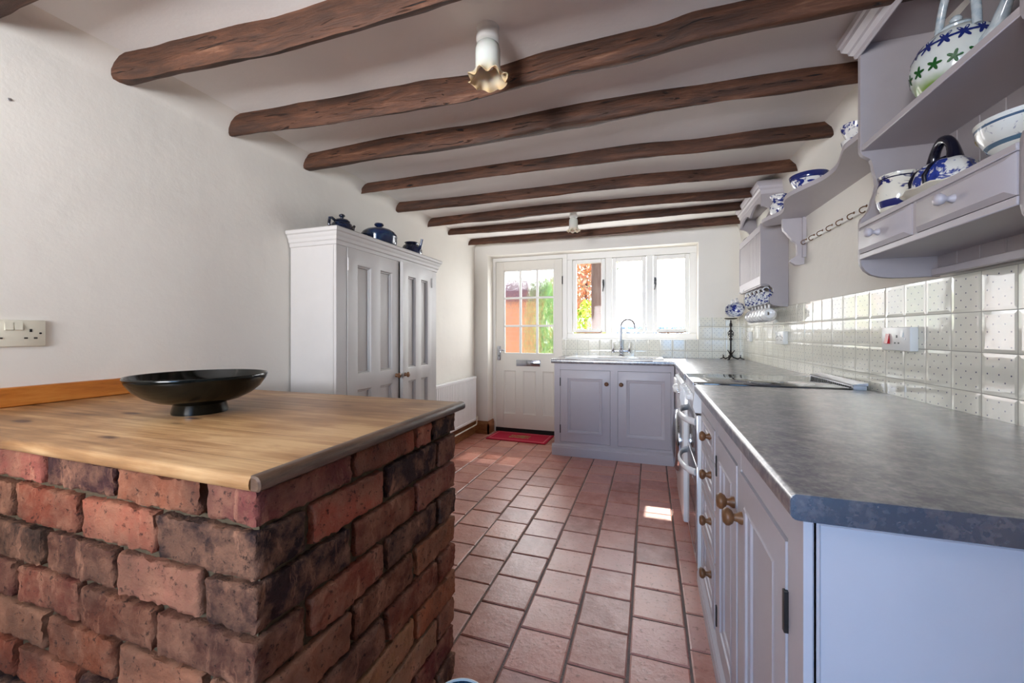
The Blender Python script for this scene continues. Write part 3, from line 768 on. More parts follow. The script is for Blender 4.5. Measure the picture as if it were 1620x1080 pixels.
d1 = MB(); d1.panelled(.482, 1.51, .022, [(.081,.09,.208,.705), (.29,.09,.418,.705), (.081,.79,.208,1.425), (.29,.79,.418,1.425)], RNG, x=0, z=0)
# first door
o = mesh_obj('door', d1, M_CUP, cb, world=False); o.location = (.083, -.003, .12)
knob(o, (.455, 0, .752), '-y', M_KNOB, .018, .034)
for z in (1.38, .12):
    mb = MB(); mb.tube([(0.0, -.004, z), (0, -.004, z+.07)], .005, 8); mesh_obj('hinge', mb, M_CUP, o, world=False)
d2 = MB(); d2.panelled(.418, 1.51, .022, [(.068,.09,.178,.705), (.25,.09,.36,.705), (.068,.79,.178,1.425), (.25,.79,.36,1.425)], RNG, x=-.418, z=0)
o = mesh_obj('door', d2, M_CUP, cb, world=False); o.location = (.997, -.004, .12); o.rotation_euler = (0, 0, math.radians(3.2))
o['label'] = 'cupboard door standing slightly ajar'
knob(o, (-.392, 0, .752), '-y', M_KNOB, .018, .034)
for z in (1.38, .12):
    mb = MB(); mb.tube([(0.0, -.004, z), (0, -.004, z+.07)], .005, 8); mesh_obj('hinge', mb, M_CUP, o, world=False)

# crockery on the cupboard
ZC = 1.7225
M_TEA = glaze('blue_black_swirl', lin(8,10,18), lin(20,28,48), lin(50,70,98), 13, .15, (1, 1, 3))
M_CASS = glaze('blue_green_glaze', lin(14,22,46), lin(24,38,74), lin(44,72,92), 12, .12, (1, 1, .6))
M_NAVY = glaze('navy_glaze', lin(14,18,42), lin(28,38,78), lin(70,78,112), 14, .12, (3, 1, 1))
x0, y0 = -1.745, 1.965
tp = thing('teapot', 'dark blue-black swirled teapot with loop handle on the cupboard, nearest the camera', 'teapot', (x0, y0, ZC))
mb = MB(); mb.lathe([(0,0),(.045,0),(.06,.012),(.068,.035),(.066,.06),(.056,.08),(.042,.092),(.036,.095),(0,.096)], (x0,y0,ZC), 36); mesh_obj('body', mb, M_TEA, tp, smooth=60)
mb = MB(); mb.lathe([(.044,.092),(.046,.096),(.036,.106),(.018,.112),(.009,.115),(.009,.12),(.017,.127),(.017,.134),(.009,.14),(0,.141)], (x0,y0,ZC), 28); mesh_obj('lid', mb, M_TEA, tp, smooth=60)
mb = MB(); mb.tube([(x0, y0-.055, ZC+.088), (x0, y0-.08, ZC+.098), (x0, y0-.098, ZC+.094), (x0, y0-.104, ZC+.06), (x0, y0-.094, ZC+.028), (x0, y0-.064, ZC+.018)], [.008,.008,.008,.008,.008,.009], 10); mesh_obj('handle', mb, M_TEA, tp, smooth=60)
mb = MB(); mb.tube([(x0, y0+.055, ZC+.03), (x0, y0+.082, ZC+.042), (x0, y0+.094, ZC+.068), (x0, y0+.099, ZC+.088), (x0, y0+.108, ZC+.094)], [.019,.014,.01,.008,.008], 12); mesh_obj('spout', mb, M_TEA, tp, smooth=60)
x0, y0 = -1.745, 2.315
cs = thing('casserole_dish', 'round blue lidded casserole dish in the middle of the cupboard top', 'casserole', (x0, y0, ZC))
mb = MB(); mb.lathe([(0,0),(.085,0),(.108,.015),(.117,.045),(.118,.075),(.12,.082),(.112,.086),(0,.086)], (x0,y0,ZC), 44); mesh_obj('dish', mb, M_CASS, cs, smooth=60)
for sg in (-1, 1):
    mb = MB(); mb.tube([(x0-.035, y0+sg*.112, ZC+.066), (x0-.03, y0+sg*.136, ZC+.072), (x0, y0+sg*.146, ZC+.073), (x0+.03, y0+sg*.136, ZC+.072), (x0+.035, y0+sg*.112, ZC+.066)], .009, 8); mesh_obj('handle', mb, M_CASS, cs, smooth=60)
mb = MB(); mb.lathe([(.118,.084),(.119,.092),(.105,.113),(.08,.129),(.045,.14),(.016,.145),(.014,.15),(.027,.156),(.032,.164),(.027,.173),(.012,.177),(0,.177)], (x0,y0,ZC), 44); mesh_obj('lid', mb, M_CASS, cs, smooth=60)
x0, y0 = -1.74, 2.705
pt_ = thing('teapot', 'small squat navy ribbed pot with its spout facing the room, on the cupboard', 'teapot', (x0, y0, ZC))
mb = MB(); mb.lathe([(0,0),(.045,0),(.066,.018),(.078,.05),(.076,.075),(.062,.1),(.046,.11),(.048,.12),(.054,.125),(.048,.127),(.038,.11),(0,.105)], (x0,y0,ZC), 48, wave=lambda a, k, r, z: (r*(1+.022*math.cos(12*a)) if 1 < k < 6 else r, z)); mesh_obj('body', mb, M_NAVY, pt_, smooth=60)
mb = MB(); mb.tube([(x0+.055, y0-.012, ZC+.05), (x0+.085, y0-.02, ZC+.075), (x0+.098, y0-.023, ZC+.105), (x0+.108, y0-.025, ZC+.14)], [.016,.013,.01,.009], 12); mesh_obj('spout', mb, M_NAVY, pt_, smooth=60)

# ------------------------------------------------------------------ radiator
rd = thing('radiator', 'white ribbed panel radiator on the left wall beside the cupboard', 'radiator', (-1.87, 3.56, .17))
mb = MB(); y = 2.95
prof = [(-1.905, 2.95)]
pts = []; ya, yb = 2.93, 4.185
nr = 36
for i in range(nr):
    a = ya+(yb-ya)*i/nr; s_ = (yb-ya)/nr
    pts += [(-1.852, a+s_*.12), (-1.848, a+s_*.25), (-1.848, a+s_*.75), (-1.852, a+s_*.88)]
poly = [(-1.875, ya)]+pts+[(-1.875, yb)]
mb.prism([(x, y, .20) for x, y in poly], (0, 0, .44)); mesh_obj('panel', mb, M_ENAMEL, rd, smooth=15)
mb = MB(); mb.box(-1.9, ya-.002, .635, -1.846, yb+.002, .667, .006, 2); mesh_obj('top_grille', mb, M_ENAMEL, rd)
mb = MB(); mb.box(-1.882, ya, .17, -1.846, yb, .202, .006, 2); mesh_obj('bottom_rail', mb, M_ENAMEL, rd)
for yy in (3.1, 3.95):
    mb = MB(); mb.box(-1.9195, yy, .3, -1.875, yy+.04, .6); mesh_obj('wall_bracket', mb, M_ENAMEL, rd)
mb = MB(); mb.tube([(-1.862, 4.19, .19), (-1.862, 4.215, .19), (-1.862, 4.222, .18), (-1.862, 4.222, .13), (-1.862, 4.21, .115), (-1.866, 3.2, .105), (-1.866, 2.9, .105)], .0075, 10); mb.tube([(-1.862, 4.222, .16), (-1.862, 4.222, .205)], .014, 12)
mesh_obj('pipe', mb, M_OLDPLASTIC, rd, smooth=60)

# doormat
mt = thing('doormat', 'raspberry red doormat with a pale crest in front of the garden door', 'doormat', (-1.35, 4.25, 0))
M_MAT = plain('raspberry_pile', lin(176,44,66), .95, bump=.9, bscale=300, vary=.2, spec=.1)
M_MATL = plain('pink_edge_stripe', lin(208,110,118), .95, bump=.8, bscale=300, vary=.15, spec=.1)
M_CREST = plain('tan_crest', lin(150,128,84), .95, bump=.9, bscale=300, vary=.3, spec=.1)
ma = math.radians(-2.0)
def mp(u, v, z): return (-1.352+u*math.cos(ma)-v*math.sin(ma), 4.243+u*math.sin(ma)+v*math.cos(ma), z)
def mbox(mb, u0, v0, u1, v1, z0, z1): mb.prism([mp(u0,v0,z0), mp(u1,v0,z0), mp(u1,v1,z0), mp(u0,v1,z0)], (0,0,z1-z0), .002)
mb = MB(); mbox(mb, -.335, -.175, .335, .175, .0005, .012); mesh_obj('pile', mb, M_MAT, mt)
mb = MB()
for r_ in ((-.315,-.155,.315,-.14),(-.315,.14,.315,.155),(-.315,-.14,-.3,.14),(.3,-.14,.315,.14)): mbox(mb, *r_, .010, .0128)
mesh_obj('border', mb, M_MATL, mt)
mb = MB()
rr = random.Random(2)
for i in range(16):
    u, v = -.10+.2*(i % 8)/7, (-.03 if i < 8 else .035); s_ = rr.uniform(.008, .016)
    mbox(mb, u-s_, v-rr.uniform(.012, .03), u+s_, v+rr.uniform(.012, .03), .010, .0129)
mesh_obj('crest', mb, M_CREST, mt)

# pet bowl at the foot of the counter
pb = thing('pet_bowl', 'white-rimmed pet bowl with speckled teal inside on the floor by the brick counter', 'pet bowl', (-.519, 1.085, 0))
M_TEAL = glaze('speckled_teal', lin(14,24,44), lin(28,66,92), lin(70,140,150), 70, .3)
mb = MB(); mb.lathe([(0,.001),(.072,.001),(.078,.006),(.083,.03),(.0855,.052),(.085,.0565),(.081,.057),(.079,.052)], (-.535,1.085,0), 48); mesh_obj('body', mb, M_CERAMIC, pb, smooth=60)
mb = MB(); mb.lathe([(.0795,.0525),(.076,.03),(.066,.016),(0,.014)], (-.535,1.085,0), 48); mesh_obj('inside', mb, M_TEAL, pb, smooth=60)

# ------------------------------------------------------------------ sink unit
su = thing('sink_cabinet', 'lilac-grey two-door cabinet under the sink', 'cabinet', (-.86, 3.775, 0)); XL = -.86
mb = MB()
f0 = 3.775
mb.box(XL, f0+.002, 0, XL+.018, 4.28, .868); mb.box(XL+.018, 3.81, .1, .2, 4.28, .12); mb.box(XL+.018, 4.262, .12, .2, 4.28, .868); mb.box(.182, f0+.04, .0, .2, 4.262, .868)
mb.box(XL, f0, 0, -.803, f0+.02, .87, .0015); mb.box(-.341, f0, .11, -.275, f0+.02, .87); mb.box(.174, f0, .11, .2, f0+.02, .87)
mb.box(-.803, f0+.0004, .808, .174, f0+.0196, .87); mb.box(-.803, f0+.0004, .0, .2, f0+.0196, .127)
mb.box(-.803, f0+.024, .127, .174, f0+.034, .808)
mesh_obj('carcass', mb, M_PAINT, su)
RS = ((0,0),(.006,-.004),(.012,-.002),(.014,.003),(.028,.006),(.032,.011))
for (a, b, pa, pb_, kx, hx) in ((-.801, -.343, -.741, -.409, -.373, -.802), (-.273, .172, -.205, .128, -.244, None)):
    mb = MB(); mb.panelled(b-a, .675, .02, [(pa-a, .081, pb_-a, .604)], RS, x=a, z=.13, y=f0-.001)
    dr = mesh_obj('door', mb, M_PAINT, su); knob(dr, (kx, f0-.001, .687), '-y', M_KNOB, .019, .034, world=True)
    if hx:
        for z in (.653, .209):
            mb = MB(); mb.box(hx-.005, f0-.005, z, hx+.004, f0+.002, z+.078, .001); mesh_obj('hinge', mb, M_BLACK, dr)
mb = MB()
pp = [(3.775, 0), (3.753, 0), (3.753, .075), (3.757, .083), (3.757, .09), (3.766, .10), (3.775, .106)]
mb.prism([(XL-.02, y, z) for y, z in pp], (1.075, 0, 0)); mb.prism([(XL-.02, 3.775, 0), (XL, 3.775, 0), (XL, 4.27, 0), (XL-.02, 4.27, 0)], (0, 0, .09)); mesh_obj('plinth', mb, M_PAINT, su, smooth=25)

# worktops
def slab_profile(f, b, z0=.8705, z1=.91, r=.011):
    P = []
    for k in range(5): a = PI/2*k/4; P.append((f+r-r*math.sin(a), z0+r-r*math.cos(a)))
    for k in range(5): a = PI/2*k/4; P.append((f+r-r*math.cos(a), z1-r+r*math.sin(a)))
    return P+[(b, z1), (b, z0)]
wt = thing('worktop', 'grey mottled laminate worktop carrying the sink, turning the far corner', 'worktop', (-.02, 4.0, .87))
mb = MB(); mb.prism([(-.877, y, z) for y, z in slab_profile(3.708, 4.283)], (1.08, 0, 0)); mesh_obj('sink_run', mb, M_LAM, wt)
mb = MB(); pr = slab_profile(.192, .83)
A = [mb.v((x if x < .5 else wx(2.602)-.008, 2.602, z)) for x, z in pr]; B = [mb.v((x if x < .5 else wx(4.283)-.008, 4.283, z)) for x, z in pr]
mb.f(A); mb.f(B[::-1])
for i in range(len(A)): mb.f([A[i], B[i], B[(i+1) % len(A)], A[(i+1) % len(A)]])
o = mesh_obj('side_run', mb, M_LAM, wt)
for v_ in o.data.vertices: v_.co.z += .0004
nw = thing('worktop', 'long grey mottled laminate worktop with dark cut end, nearest the camera', 'worktop', (.55, 1.4, .87))
mb = MB(); pr = slab_profile(.199, .9)
A = [mb.v((x if x < .5 else wx(.709)-.008, .709, z)) for x, z in pr]; B = [mb.v((x if x < .5 else wx(2.086)-.008, 2.086, z)) for x, z in pr]
mb.f(A); mb.f(B[::-1])
for i in range(len(A)): mb.f([A[i], B[i], B[(i+1) % len(A)], A[(i+1) % len(A)]])
mesh_obj('slab', mb, M_LAM, nw)
mb = MB(); mb.prism([(x if x < .5 else wx(.709)-.009, .7072, z) for x, z in slab_profile(.1995, .9, .871, .9096)], (0, .0017, 0)); o = mesh_obj('shaded_end_strip', mb, M_LAMD, nw); o['label'] = 'cut end of the laminate with its shade painted in as dark navy mottle'

# sink and tap
sk = thing('sink', 'white ceramic inset sink and drainer in the far worktop', 'sink', (-.32, 4.0, .91))
mb = MB()
def basin(mb, x0, y0, x1, y1, bx, z=.9225, dep=.0):
    xs = sorted({x0, x1, bx[0], bx[2]}); ys = sorted({y0, y1, bx[1], bx[3]})
    for i in range(3):
        for j in range(3):
            if i == 1 and j == 1: continue
            mb.f([mb.v((xs[a], ys[b], z)) for a, b in ((i,j),(i+1,j),(i+1,j+1),(i,j+1))])
    prev = None
    for a, d in ((0,0),(.004,.002),(.012,.008),(.016,.013)):
        cur = [mb.v((bx[0]+a, bx[1]+a, z-d)), mb.v((bx[2]-a, bx[1]+a, z-d)), mb.v((bx[2]-a, bx[3]-a, z-d)), mb.v((bx[0]+a, bx[3]-a, z-d))]
        if prev:
            for k in range(4): mb.f([prev[k], prev[(k+1) % 4], cur[(k+1) % 4], cur[k]])
        prev = cur
    mb.f(prev)
    A = [mb.v(p) for p in ((x0,y0,z),(x1,y0,z),(x1,y1,z),(x0,y1,z))]; B = [mb.v(p) for p in ((x0-.004,y0-.004,.9105),(x1+.004,y0-.004,.9105),(x1+.004,y1+.004,.9105),(x0-.004,y1+.004,.9105))]
    for k in range(4): mb.f([A[k], B[k], B[(k+1) % 4], A[(k+1) % 4]])
basin(mb, -.76, 3.79, -.15, 4.235, (-.5, 3.83, -.19, 4.14)); mesh_obj('basin', mb, M_CERAMIC, sk)
mb = MB(); basin(mb, -.149, 3.79, .115, 4.235, (-.13, 3.82, .09, 4.2))
for k in range(6): mb.box(-.11+.035*k, 3.85, .909, -.1+.035*k, 4.17, .914, .002)
mesh_obj('drainer', mb, M_CERAMIC, sk)
tx, ty, tz = -.273, 4.19, .9225
tap = thing('tap', 'chrome swan-neck mixer tap with two levers behind the sink', 'tap', (tx, ty, tz))
mb = MB(); mb.lathe([(0,.0),(.024,.0),(.024,.008),(.014,.014),(.012,.03),(.017,.04),(.02,.05),(.018,.06),(.012,.066),(.013,.078),(.009,.09),(0,.092)], (tx,ty,tz), 24); mesh_obj('body', mb, M_CHROME, tap, smooth=60)
mb = MB(); P = [(tx, ty, tz+.08), (tx, ty, tz+.30)]
for k in range(1, 11):
    a = PI*k/10*1.02; P.append((tx+.068*(1-math.cos(a))*.97, ty-.03*(1-math.cos(a)), tz+.30+.064*math.sin(a)))
P.append((P[-1][0]+.004, P[-1][1]-.002, P[-1][2]-.025)); mb.tube(P, .0095, 12); mesh_obj('spout', mb, M_CHROME, tap, smooth=60)
mb = MB(); mb.tube([(tx-.075, ty, tz+.05), (tx+.075, ty, tz+.05)], .009, 12); mesh_obj('crossbar', mb, M_CHROME, tap, smooth=60)
for sg in (-1, 1):
    mb = MB(); mb.lathe([(0,-.02),(.013,-.018),(.014,.012),(.008,.018),(.008,.028),(0,.03)], (tx+sg*.078, ty, tz+.05), 16)
    lv = mesh_obj('valve', mb, M_CHROME, tap, smooth=60)
    mb = MB(); mb.tube([(tx+sg*.078, ty, tz+.075), (tx+sg*.08, ty-.004, tz+.10), (tx+sg*.083, ty-.008, tz+.135)], [.007,.008,.006], 10); mesh_obj('lever', mb, M_CERAMIC, lv, smooth=60)

# candle holder
cx, cy = .70, 4.14
ch = thing('candle_holder', 'wrought-iron candle holder with a pan top and curled feet in the worktop corner', 'candle holder', (cx, cy, .9105))
z0 = .9105
mb = MB(); mb.tube([(cx, cy, z0+.03), (cx, cy, z0+.36)], [.008, .006], 10); mb.lathe([(.006,.17),(.013,.18),(.013,.19),(.006,.2)], (cx,cy,z0), 10); mb.lathe([(.006,.31),(.012,.30),(.012,.325),(.006,.335)], (cx,cy,z0), 10)
mesh_obj('stem', mb, M_IRON, ch, smooth=60)
mb = MB(); mb.lathe([(0,.366),(.03,.367),(.052,.372),(.053,.378),(.03,.373),(0,.372)], (cx,cy,z0), 28); mesh_obj('drip_pan', mb, M_IRON, ch, smooth=60)
mb = MB()
for k in range(4):
    a0 = PI/2*k; mb.tube([(cx+.024*math.sin(PI*t/10)*math.cos(a0+PI*t/10*1.6), cy+.024*math.sin(PI*t/10)*math.sin(a0+PI*t/10*1.6), z0+.2+.075*t/10) for t in range(11)], .0034, 6)
mesh_obj('twisted_cage', mb, M_IRON, ch, smooth=60)
for k in range(3):
    a = PI*2*k/3+PI/6*.3; c_, s_ = math.cos(a), math.sin(a)
    mb = MB(); mb.tube([(cx, cy, z0+.055), (cx+.02*c_, cy+.02*s_, z0+.02), (cx+.06*c_, cy+.06*s_, z0+.006), (cx+.085*c_, cy+.085*s_, z0+.022), (cx+.08*c_, cy+.08*s_, z0+.035), (cx+.088*c_, cy+.088*s_, z0+.04)], [.006,.006,.006,.005,.004,.003], 8)
    mb.tube([(cx+.08*c_, cy+.08*s_, z0+.014), (cx+.1*c_, cy+.1*s_, z0+.006), (cx+.115*c_, cy+.115*s_, z0+.004)], .004, 6)
    mb.tube([(cx, cy, z0+.02), (cx+.014*c_, cy+.014*s_, z0+.06), (cx+.034*c_, cy+.034*s_, z0+.085)], [.006,.005,.003], 6)
    mesh_obj('foot', mb, M_IRON, ch, smooth=60)

# ------------------------------------------------------------------ base cabinet with drawers (right)
bc = thing('base_cabinet', 'lilac-grey base cabinet with four drawers and two doors under the near worktop', 'cabinet', (.225, 2.05, 0), -PI/2)
# local: x = 2.05 - y, y = depth from the face, z up
w_ = 2.05-.742
mb = MB()
mb.box(0, .02, 0, .018, .64, .868); mb.box(.018, .62, .0, w_-.02, .64, .868); mb.box(.018, .03, .06, w_-.02, .62, .075); mb.box(.45, .03, .075, .465, .62, .868)
mb.box(0, 0, 0, .038, .02, .87, .0015); mb.box(.422, 0, .07, .477, .02, .87); mb.box(.816, 0, .07, .858, .02, .87); mb.box(1.237, 0, 0, w_, .02, .87, .0015)
mb.box(.038, .0004, .796, 1.237, .0196, .87); mb.box(.038, .0004, 0, 1.237, .0196, .072)
for a, b in ((.663, .676), (.482, .502), (.297, .312)): mb.box(.038, .0006, a, .422, .0194, b)
mb.box(.04, .024, .075, 1.235, .03, .868)
mesh_obj('carcass', mb, M_PAINT, bc, world=False)
RD = ((0,0),(.005,-.003),(.012,-.0035),(.02,.004),(.022,.004))
for a, b in ((.678, .794), (.504, .661), (.314, .480), (.075, .295)):
    mb = MB(); mb.panelled(.38, b-a, .022, [(.028, .022, .352, b-a-.022)], RS, x=.04, z=a, y=-.003)
    dr = mesh_obj('drawer', mb, M_PAINT, bc, world=False)
    knob(dr, (.26, -.003+.008, (a+b)/2), '-y', M_KNOB, .02, .042)
for (a, b, kx, hx) in ((.479, .814, .786, .478), (.86, 1.235, .888, 1.2365)):
    mb = MB(); mb.panelled(b-a, .716, .022, [(.06, .07, b-a-.06, .716-.065)], RS, x=a, z=.074, y=-.003)
    dr = mesh_obj('door', mb, M_PAINT, bc, world=False)
    knob(dr, (kx, -.003, .68), '-y', M_KNOB, .022, .046)
    for z in (.635 if hx > 1 else .65, .125):
        mb = MB(); mb.box(hx-.0055, -.007, z, hx+.0055, .002, z+.072, .001); mesh_obj('hinge', mb, M_BLACK, dr, world=False)
mb = MB(); mb.prism([(-.005, y, z) for y, z in ((0,0),(-.018,0),(-.018,.045),(-.014,.052),(-.014,.058),(-.004,.068),(0,.072))], (w_+.005, 0, 0)); mesh_obj('plinth', mb, M_PAINT, bc, world=False, smooth=25)
# end panel, facing the camera
mb = MB()
m2 = MB(); m2.panelled(.655, .868, .016, [(.012, .02, .645, .8665)], ((0,0),(.003,.0035),(.006,.0035),(.009,.0),(.012,.0035),(.014,.0035)), x=0, z=0)
for v_ in m2.bm.verts: v_.co = Vector((.225+v_.co.x, .7385+v_.co.y, v_.co.z))
mesh_obj('end_panel', m2, M_PAINT, bc)

# ------------------------------------------------------------------ cooker
ck = thing('cooker', 'white slot-in cooker with two steel oven doors and a dark glass hob', 'cooker', (.215, 2.585, 0), -PI/2)
cwid = .49
mb = MB(); mb.box(0, .02, .03, cwid, .62, .905, .004); mb.box(.0, .0, .03, .018, .03, .76); mb.box(cwid-.018, .0, .03, cwid, .03, .76)
for a in (.03, cwid-.06):
    for b in (.05, .55): mb.box(a, b, 0, a+.03, b+.03, .032)
mesh_obj('body', mb, M_ENAMEL, ck, world=False)
mb = MB(); mb.prism([(0, .03, .77), (0, -.012, .772), (0, -.022, .80), (0, -.012, .895), (0, -.004, .915), (0, .03, .915)], (cwid, 0, 0), .002); fa = mesh_obj('control_panel', mb, M_ENAMEL, ck, world=False)
for k in range(6):
    kx = .06+.074*k
    mb = MB(); mb.lathe([(0,0),(.021,0),(.021,.006),(.016,.01),(.015,.026),(.012,.028),(0,.028)], (kx, -.018, .84), 18, '-y', wave=lambda a, kk, r, z: (r*(1+.05*math.cos(9*a)) if kk > 2 else r, z)); mb.box(kx-.003, -.05, .826, kx+.003, -.04, .854)
    mesh_obj('control_knob', mb, M_CERAMIC if k % 2 else M_ENAMEL, fa, world=False)
for z0, z1, nm in ((.525, .758, 'grill_door'), (.055, .515, 'oven_door')):
    mb = MB(); mb.box(.006, -.006, z0, cwid-.006, .018, z1, .004, 2); od = mesh_obj(nm, mb, M_STEEL, ck, world=False)
    mb = MB(); mb.box(.05, -.0075, z0+.03, cwid-.05, -.004, z1-.075 if z1 > .6 else z1-.1, .001); mesh_obj('door_glass', mb, M_OVGLASS, od, world=False)
    zh = z1-.035
    P = [(.035+.42*k/12, -.006-.058*math.sin(PI*k/12)**.55, zh-.0*math.sin(PI*k/12)) for k in range(13)]
    mb = MB(); mb.tube(P, .0115, 10, sq=(1.5, .8)); mesh_obj('handle', mb, M_ENAMEL, od, world=False, smooth=60)
mb = MB(); mb.box(-.0, -.018, .9052, cwid, .60, .9155, .003, 2); mesh_obj('hob', mb, M_HOB, ck, world=False)
mb = MB(); mb.box(.0, -.022, .904, cwid, -.0175, .9165, .001); mesh_obj('hob_trim', mb, M_STEEL, ck, world=False)
for rx, ry, rr_ in ((.13, .14, .075), (.36, .15, .095), (.13, .43, .095), (.36, .43, .075)):
    mb = MB(); n_ = 48
    for i in range(n_):
        a, b = 2*PI*i/n_, 2*PI*(i+1)/n_
        mb.f([mb.v((rx+r_*math.cos(t), ry+r_*math.sin(t), .9159)) for r_, t in ((rr_-.003, a), (rr_, a), (rr_, b), (rr_-.003, b))])
    mesh_obj('heating_zone', mb, M_STEEL, ck, world=False)
mb = MB(); mb.box(.0, .602, .905, cwid, .652, .928, .002); mb.prism([(.0, .60, .928), (.0, .606, .932), (.0, .655, .94), (.0, .655, .928)], (cwid, 0, 0)); bt = mesh_obj('rear_trim', mb, M_STEEL, ck, world=False)
mb = MB()
for k in range(22): mb.box(.02+.021*k, .5995, .913, .032+.021*k, .6025, .922)
mesh_obj('vent_slots', mb, M_BLACK, bt, world=False)

# ------------------------------------------------------------------ washing machine
wm = thing('washing_machine', 'white front-loading washing machine with chrome door ring beside the sink cabinet', 'washing machine', (.19, 3.225, 0), -PI/2)
mb = MB(); mb.box(0, 0, .012, .59, .56, .855, .012, 2)
for a in (.03, .52):
    for b in (.05, .48): mb.box(a, b, 0, a+.04, b+.04, .014)
mesh_obj('body', mb, M_ENAMEL, wm, world=False)
mb = MB(); mb.prism([(0.003, .004, .71), (0.003, -.012, .72), (0.003, -.02, .76), (0.003, -.012, .845), (0.003, .004, .852)], (.584, 0, 0), .002); cpn = mesh_obj('control_panel', mb, M_ENAMEL, wm, world=False)
mb = MB(); mb.box(.02, -.024, .745, .19, -.01, .83, .006, 2); mb.box(.05, -.034, .752, .16, -.022, .77, .004); mesh_obj('detergent_drawer', mb, M_PLASTIC, cpn, world=False)
mb = MB(); mb.lathe([(0,0),(.03,0),(.03,.012),(.024,.026),(0,.028)], (.33, -.016, .785), 24, '-y'); mesh_obj('dial', mb, M_PLASTIC, cpn, world=False)
for k in range(4):
    mb = MB(); mb.lathe([(0,0),(.009,0),(.008,.008),(0,.009)], (.41+.04*k, -.016, .785), 14, '-y'); mesh_obj('button', mb, M_CHROME, cpn, world=False)
mb = MB(); mb.lathe([(.135,0),(.20,0),(.205,.012),(.2,.026),(.185,.036),(.165,.038),(.15,.032),(.14,.02)], (.295, 0, .44), 56, '-y'); dr_ = mesh_obj('door_ring', mb, M_CHROME, wm, world=False, smooth=60)
mb = MB(); mb.lathe([(.15,.022),(.14,.03),(.11,.042),(.06,.05),(0,.052)], (.295, 0, .44), 48, '-y'); mesh_obj('door_glass', mb, M_OVGLASS, dr_, world=False, smooth=60)
# filler panel between washing machine and corner
mb = MB(); mb.box(.206, 3.235, 0, .222, 3.752, .8695); o = mesh_obj('corner_panel', mb, M_PAINT)
tag(o, 'narrow lilac-grey corner filler panel between washing machine and sink cabinet', 'panel')

# ------------------------------------------------------------------ plate rack on the right wall
def wseg(n, y): return wx(y)-n
rk = thing('plate_rack', 'lilac-grey wall plate rack with slatted front and cornice in the far corner', 'plate rack', (.86, 3.45, 1.33))
ry0, ry1, xf, xb = 3.113, 3.79, .704, .842
def arc(cx, cz, r, a0, a1, n=8, rz=None): return [(cx+r*math.cos(math.radians(a0+(a1-a0)*k/n)), cz+(rz or r)*math.sin(math.radians(a0+(a1-a0)*k/n))) for k in range(n+1)]
prof = [(xb, 2.10), (xf+.006, 2.10), (xf+.004, 2.01)]
prof += [(xf+.004, 2.005), (xf+.03, 2.0), (xf+.055, 1.985), (xf+.072, 1.962), (xf+.068, 1.945), (xf+.05, 1.94), (xf+.032, 1.925), (xf+.02, 1.905), (xf+.012, 1.892), (xf, 1.888)]
prof += [(xf, 1.478), (xf+.02, 1.482), (xf+.05, 1.474), (xf+.074, 1.45), (xf+.078, 1.425), (xf+.066, 1.40), (xf+.052, 1.392), (xf+.052, 1.365), (xf+.06, 1.347), (xf+.08, 1.336), (xf+.11, 1.33), (xb, 1.325)]
for ys in (ry0, ry1-.016):
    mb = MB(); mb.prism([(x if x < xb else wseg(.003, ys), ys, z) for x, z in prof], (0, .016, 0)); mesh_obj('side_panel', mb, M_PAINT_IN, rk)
mb = MB(); ya, yb = ry0+.016, ry1-.016
mb.box(xf+.012, ya, 2.08, xb, yb, 2.095); mb.box(xf+.006, ya, 1.47, xb, yb, 1.486); mb.box(xf+.03, ya, 1.838, xb, yb, 1.85); mb.box(xb-.008, ya, 1.336, xb, yb, 2.08)
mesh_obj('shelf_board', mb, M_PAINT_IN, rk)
mb = MB(); cp = [(0, 2.085), (.005, 2.095), (.006, 2.11), (.014, 2.12), (.016, 2.135), (.026, 2.148), (.03, 2.16), (.028, 2.168)]
rings = []
for d, z in cp: rings.append([mb.v(p) for p in ((wseg(.003, ry0), ry0-d, z), (xf+.004-d, ry0-d, z), (xf+.004-d, ry1+d, z), (wseg(.003, ry1), ry1+d, z))])
for A, B in zip(rings, rings[1:]):
    for k in range(4): mb.f([A[k], A[(k+1) % 4], B[(k+1) % 4], B[k]])
mb.f(rings[-1]); mb.f(rings[0][::-1]); mesh_obj('cornice', mb, M_PAINT, rk, smooth=25)
# arched frieze
mb = MB(); n_ = 28; P = []
for k in range(n_+1):
    t = k/n_; P.append((xf+.006, ya+(yb-ya)*t, 2.012+.045*(abs(math.sin(PI*t*2.0))**.8)))
P += [(xf+.006, yb, 2.09), (xf+.006, ya, 2.09)]; mb.prism(P, (.014, 0, 0)); mesh_obj('frieze', mb, M_PAINT, rk)
mb = MB(); mb.box(xf, ya, 1.838, xf+.018, yb, 1.886, .002); mb.box(xf, ya, 1.478, xf+.018, yb, 1.538, .002); mesh_obj('rail', mb, M_PAINT, rk)
ns = 14; sw = (yb-ya)/ns
for k in range(ns):
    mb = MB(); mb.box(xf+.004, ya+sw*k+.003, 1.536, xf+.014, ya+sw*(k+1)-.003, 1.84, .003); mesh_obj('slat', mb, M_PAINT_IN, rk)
mb = MB(); mb.box(xf+.055, ya, 1.362, xf+.07, yb, 1.394, .002); mesh_obj('cup_rail', mb, M_PAINT, rk)
def hook_geo(mb, p, d=(-1, 0), s=1):
    x, y, z = p; r = .009*s
    mb.tube([(x, y, z), (x+d[0]*.006, y+d[1]*.006, z-.004), (x+d[0]*.008, y+d[1]*.008, z-.012)] + [(x+d[0]*(.008+r-r*math.cos(t)), y+d[1]*(.008+r-r*math.cos(t)), z-.012-r*math.sin(t)) for t in (.6, 1.2, 1.8, 2.4, 3.0)], .0018*s, 6)

